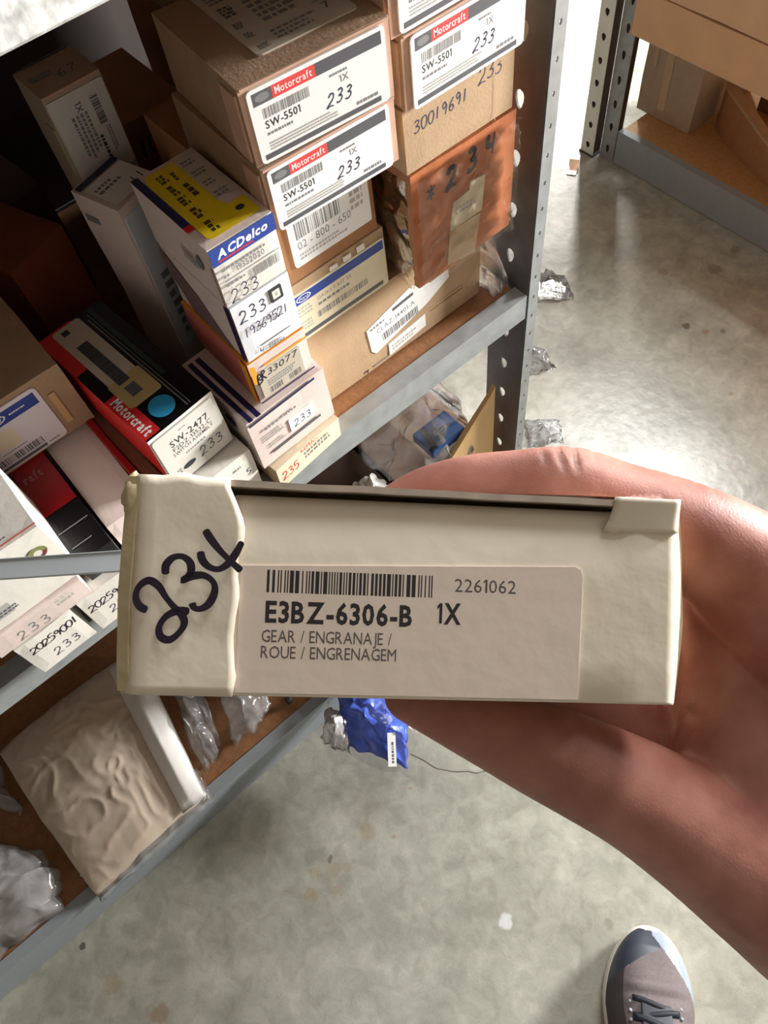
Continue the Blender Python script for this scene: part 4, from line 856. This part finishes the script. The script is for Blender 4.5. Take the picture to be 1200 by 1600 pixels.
# ------------------------------------------------------------------ the hand
J = {
    'thumb': [(0.0559, 0.0894, 0.9649, 0.0068), (0.0636, 0.0853, 0.9663, 0.0088), (0.0733, 0.0779, 0.969, 0.0098), (0.0828, 0.0685, 0.9706, 0.0105), (0.0907, 0.059, 0.9717, 0.012), (0.0979, 0.0486, 0.9688, 0.0118), (0.1048, 0.0367, 0.9649, 0.0135), (0.1115, 0.024, 0.9595, 0.015), (0.1177, 0.0071, 0.9497, 0.0185), (0.1256, -0.0197, 0.9297, 0.0225), (0.1325, -0.0595, 0.9007, 0.026)],
    'index': [(0.0281, 0.0521, 0.9477, 0.007), (0.0332, 0.0428, 0.9481, 0.009), (0.0384, 0.0317, 0.9477, 0.0104), (0.0437, 0.021, 0.9463, 0.012), (0.0504, 0.0089, 0.9401, 0.0132), (0.0572, -0.0037, 0.9324, 0.0146), (0.0643, -0.0195, 0.9222, 0.017), (0.0733, -0.0401, 0.9078, 0.021), (0.0865, -0.0711, 0.885, 0.026), (0.104, -0.1012, 0.8639, 0.028)],
    'middle': [(0.0316, 0.0699, 0.9253, 0.007), (0.0419, 0.0586, 0.925, 0.0088), (0.0542, 0.0443, 0.9239, 0.0098), (0.0653, 0.0288, 0.9196, 0.0112), (0.0762, 0.0072, 0.9099, 0.0125), (0.0873, -0.0186, 0.8959, 0.0155), (0.0975, -0.0598, 0.8707, 0.023), (0.1146, -0.1065, 0.8437, 0.026)],
    'ring': [(0.0447, 0.0751, 0.9063, 0.0068), (0.0559, 0.0628, 0.9059, 0.0085), (0.0683, 0.0489, 0.9039, 0.0095), (0.0799, 0.0343, 0.9001, 0.011), (0.092, 0.0105, 0.8897, 0.0122), (0.1041, -0.0178, 0.8748, 0.015), (0.114, -0.0621, 0.8514, 0.021), (0.1268, -0.1099, 0.8248, 0.024)],
    'little': [(0.0619, 0.0758, 0.8887, 0.006), (0.0726, 0.0644, 0.8874, 0.0075), (0.0842, 0.0508, 0.8852, 0.0085), (0.0944, 0.0357, 0.8808, 0.0098), (0.1071, 0.0128, 0.871, 0.011), (0.1197, -0.0178, 0.8563, 0.014), (0.1295, -0.0649, 0.8338, 0.019), (0.139, -0.1098, 0.8124, 0.022)],
    'web': [(0.114, 0.0211, 0.945, 0.011), (0.1106, 0.0095, 0.9315, 0.013), (0.1016, -0.0026, 0.9229, 0.014), (0.0869, -0.0126, 0.9206, 0.015), (0.0742, -0.0211, 0.9185, 0.016)],
    'web3': [(0.1201, 0.0256, 0.9375, 0.012), (0.1146, 0.0182, 0.9208, 0.014), (0.103, 0.0059, 0.9114, 0.015), (0.0908, -0.0062, 0.9111, 0.015)],
    'web2': [(0.1226, 0.0036, 0.9344, 0.018), (0.1161, -0.0134, 0.9173, 0.022), (0.1018, -0.0273, 0.9086, 0.023), (0.0835, -0.0379, 0.905, 0.022)],
    'thenar': [(0.1281, -0.0101, 0.9201, 0.022), (0.1257, -0.0337, 0.8998, 0.026), (0.1171, -0.059, 0.8815, 0.028), (0.1198, -0.0879, 0.8635, 0.03)],
    'palm': [(0.1134, -0.0132, 0.8947, 0.018), (0.1153, -0.0377, 0.8718, 0.022), (0.1212, -0.0731, 0.8481, 0.024)],
    'forearm': [(0.1308, -0.071, 0.8819, 0.028), (0.1232, -0.0974, 0.8507, 0.029), (0.1344, -0.1337, 0.8224, 0.027), (0.1548, -0.1966, 0.7653, 0.029), (0.1789, -0.3068, 0.6725, 0.034), (0.1933, -0.4567, 0.5458, 0.04)],
    'back': [(0.0928, -0.0251, 0.8978, 0.019), (0.1021, -0.0614, 0.8702, 0.027), (0.1173, -0.0994, 0.8456, 0.031), (0.1349, -0.1395, 0.8128, 0.03)],
    'back2': [(0.1067, -0.024, 0.8794, 0.017), (0.1156, -0.0635, 0.8512, 0.024), (0.1278, -0.1057, 0.8272, 0.028), (0.1437, -0.1428, 0.7999, 0.026)],
    'heel': [(0.1274, -0.039, 0.8862, 0.022), (0.1328, -0.0766, 0.8579, 0.028), (0.1399, -0.1112, 0.8327, 0.029), (0.1513, -0.1546, 0.7964, 0.029)],
    'forearm3': [(0.1291, -0.0972, 0.841, 0.03), (0.1446, -0.1355, 0.8107, 0.031), (0.1666, -0.1978, 0.7555, 0.034), (0.1916, -0.3099, 0.662, 0.039), (0.2061, -0.4606, 0.5361, 0.044)],
    'forearm2': [(0.137, -0.1009, 0.8299, 0.024), (0.1547, -0.1365, 0.8004, 0.025), (0.1788, -0.1986, 0.7461, 0.027), (0.2047, -0.3126, 0.6518, 0.032), (0.2193, -0.4641, 0.5267, 0.037)],

}
def chain(bm, pts):
    """tapered limb: rings along a smoothed path, round ends"""
    P = [Vector(p[:3]) for p in pts]; Rr = [p[3] for p in pts]; q = [(P[0], Rr[0])]
    n = len(P)
    for i in range(n-1):
        a, b, c, d = P[max(0,i-1)], P[i], P[i+1], P[min(n-1,i+2)]; ra, rb_, rc, rd = Rr[max(0,i-1)], Rr[i], Rr[i+1], Rr[min(n-1,i+2)]
        steps = max(3, int((c-b).length/.003))
        for k in range(1, steps+1):
            t = k/steps; cr = lambda A, B_, C_, D_: .5*((2*B_)+(C_-A)*t+(2*A-5*B_+4*C_-D_)*t*t+(3*B_-A-3*C_+D_)*t**3)
            q.append((cr(a,b,c,d), cr(ra,rb_,rc,rd)))
    d0 = (q[0][0]-q[1][0]).normalized(); d1 = (q[-1][0]-q[-2][0]).normalized()
    pre = [(q[0][0]+d0*q[0][1]*math.sin(a), q[0][1]*math.cos(a)) for a in (1.45,1.1,.75,.4)]
    post_ = [(q[-1][0]+d1*q[-1][1]*math.sin(a), q[-1][1]*math.cos(a)) for a in (.4,.75,1.1,1.45)]
    q = pre+q+post_; prev = None; up = Vector((.1,.3,.95))
    for i, (c, r) in enumerate(q):
        t = (q[min(i+1,len(q)-1)][0]-q[max(i-1,0)][0]).normalized(); s = t.cross(up).normalized(); u = s.cross(t)
        rg = [bm.verts.new(c + (s*math.cos(a)+u*math.sin(a))*r) for a in [2*PI*k/20 for k in range(20)]]
        if prev:
            for k in range(20): bm.faces.new((prev[k], prev[(k+1)%20], rg[(k+1)%20], rg[k]))
        else: bm.faces.new(rg[::-1])
        prev = rg
    bm.faces.new(prev)
def hand():
    bm = bmesh.new()
    for k in J: chain(bm, J[k])
    bmesh.ops.recalc_face_normals(bm, faces=bm.faces)
    me = bpy.data.meshes.new('tmp'); bm.to_mesh(me); bm.free(); o = bpy.data.objects.new('tmp', me); C.objects.link(o)
    r = o.modifiers.new('r', 'REMESH'); r.mode = 'VOXEL'; r.voxel_size = .00115; r.use_smooth_shade = True
    s = o.modifiers.new('s', 'SMOOTH'); s.factor = .5; s.iterations = 14
    dg = bpy.context.evaluated_depsgraph_get(); dg.update(); m2 = bpy.data.meshes.new_from_object(o.evaluated_get(dg)); bpy.data.objects.remove(o)
    # keep the skin off the box: press anything inside the box back out of it, as a grip does
    inv = HB.inverted(); 
    for v in m2.vertices:
        l = inv @ v.co
        if -.001 < l.x < BW+.0036 and -.003 < l.y < BD+.002 and -.0016 < l.z < BH+.0018:
            ds = {'t': BH+.0018-l.z, 'b': l.z+.0016, 'r': BW+.0036-l.x}
            k = min(ds, key=ds.get)
            if k == 't': l.z = BH+.0018
            elif k == 'b': l.z = -.0016
            else: l.x = BW+.0036
            v.co = HB @ l
    # skin folds: shallow grooves across the joints
    def groove(A, B_, wd, dep):
        A = Vector(A); B_ = Vector(B_); d = B_-A; L2 = d.length_squared; nn = (Vector((0, 0, 1.15))-A).normalized()
        for v in m2.vertices:
            e = v.co-A
            if e.length_squared > .0036: continue
            h = e.dot(nn)
            if abs(h) > .014 or v.normal.dot(nn) < -.3: continue
            e -= nn*h; t = e.dot(d)/L2
            if -.15 < t < 1.15:
                dist = (e-d*t).length
                if dist < wd*3: v.co -= v.normal*dep*math.exp(-(dist/wd)**2)*min(1, max(0, 1.15-abs(2*t-1)))
    for A, B_, wd, dep in [((0.0916, 0.0657, 0.9868), (0.0884, 0.0584, 0.9823), 0.0005, 0.0008),
    ((0.0948, 0.0633, 0.9865), (0.0911, 0.0567, 0.9822), 0.0006, 0.001),
    ((0.0881, 0.0672, 0.9865), (0.0861, 0.0622, 0.9835), 0.0005, 0.0006),
    ((0.0981, 0.0595, 0.9856), (0.0957, 0.0549, 0.9827), 0.0005, 0.0005),
    ((0.0467, 0.0264, 0.9602), (0.0367, 0.0165, 0.9524), 0.0008, 0.001),
    ((0.0481, 0.0257, 0.9603), (0.0403, 0.0173, 0.9539), 0.0006, 0.0007),
    ((0.0802, 0.0042, 0.9384), (0.0919, -0.0159, 0.932), 0.0018, 0.0016),
    ((0.106, 0.0507, 0.9836), (0.1051, 0.0451, 0.9807), 0.0005, 0.0004),
    ((0.108, 0.0444, 0.9835), (0.1074, 0.0381, 0.9802), 0.0005, 0.0004),
    ((0.1099, 0.0382, 0.9833), (0.1088, 0.0303, 0.9791), 0.0005, 0.0004),
    ((0.1121, 0.0337, 0.9817), (0.1105, 0.0253, 0.9771), 0.0005, 0.0004)]: groove(A, B_, wd, dep)
    root = empty('person', 'bare right hand and forearm gripping the worn white box, thumb on top, fingers below', 'person', J['forearm'][-1][:3])
    ob = link('hand', m2, skin, root, True); ob.location = -root.location
    return root
hr = hand()
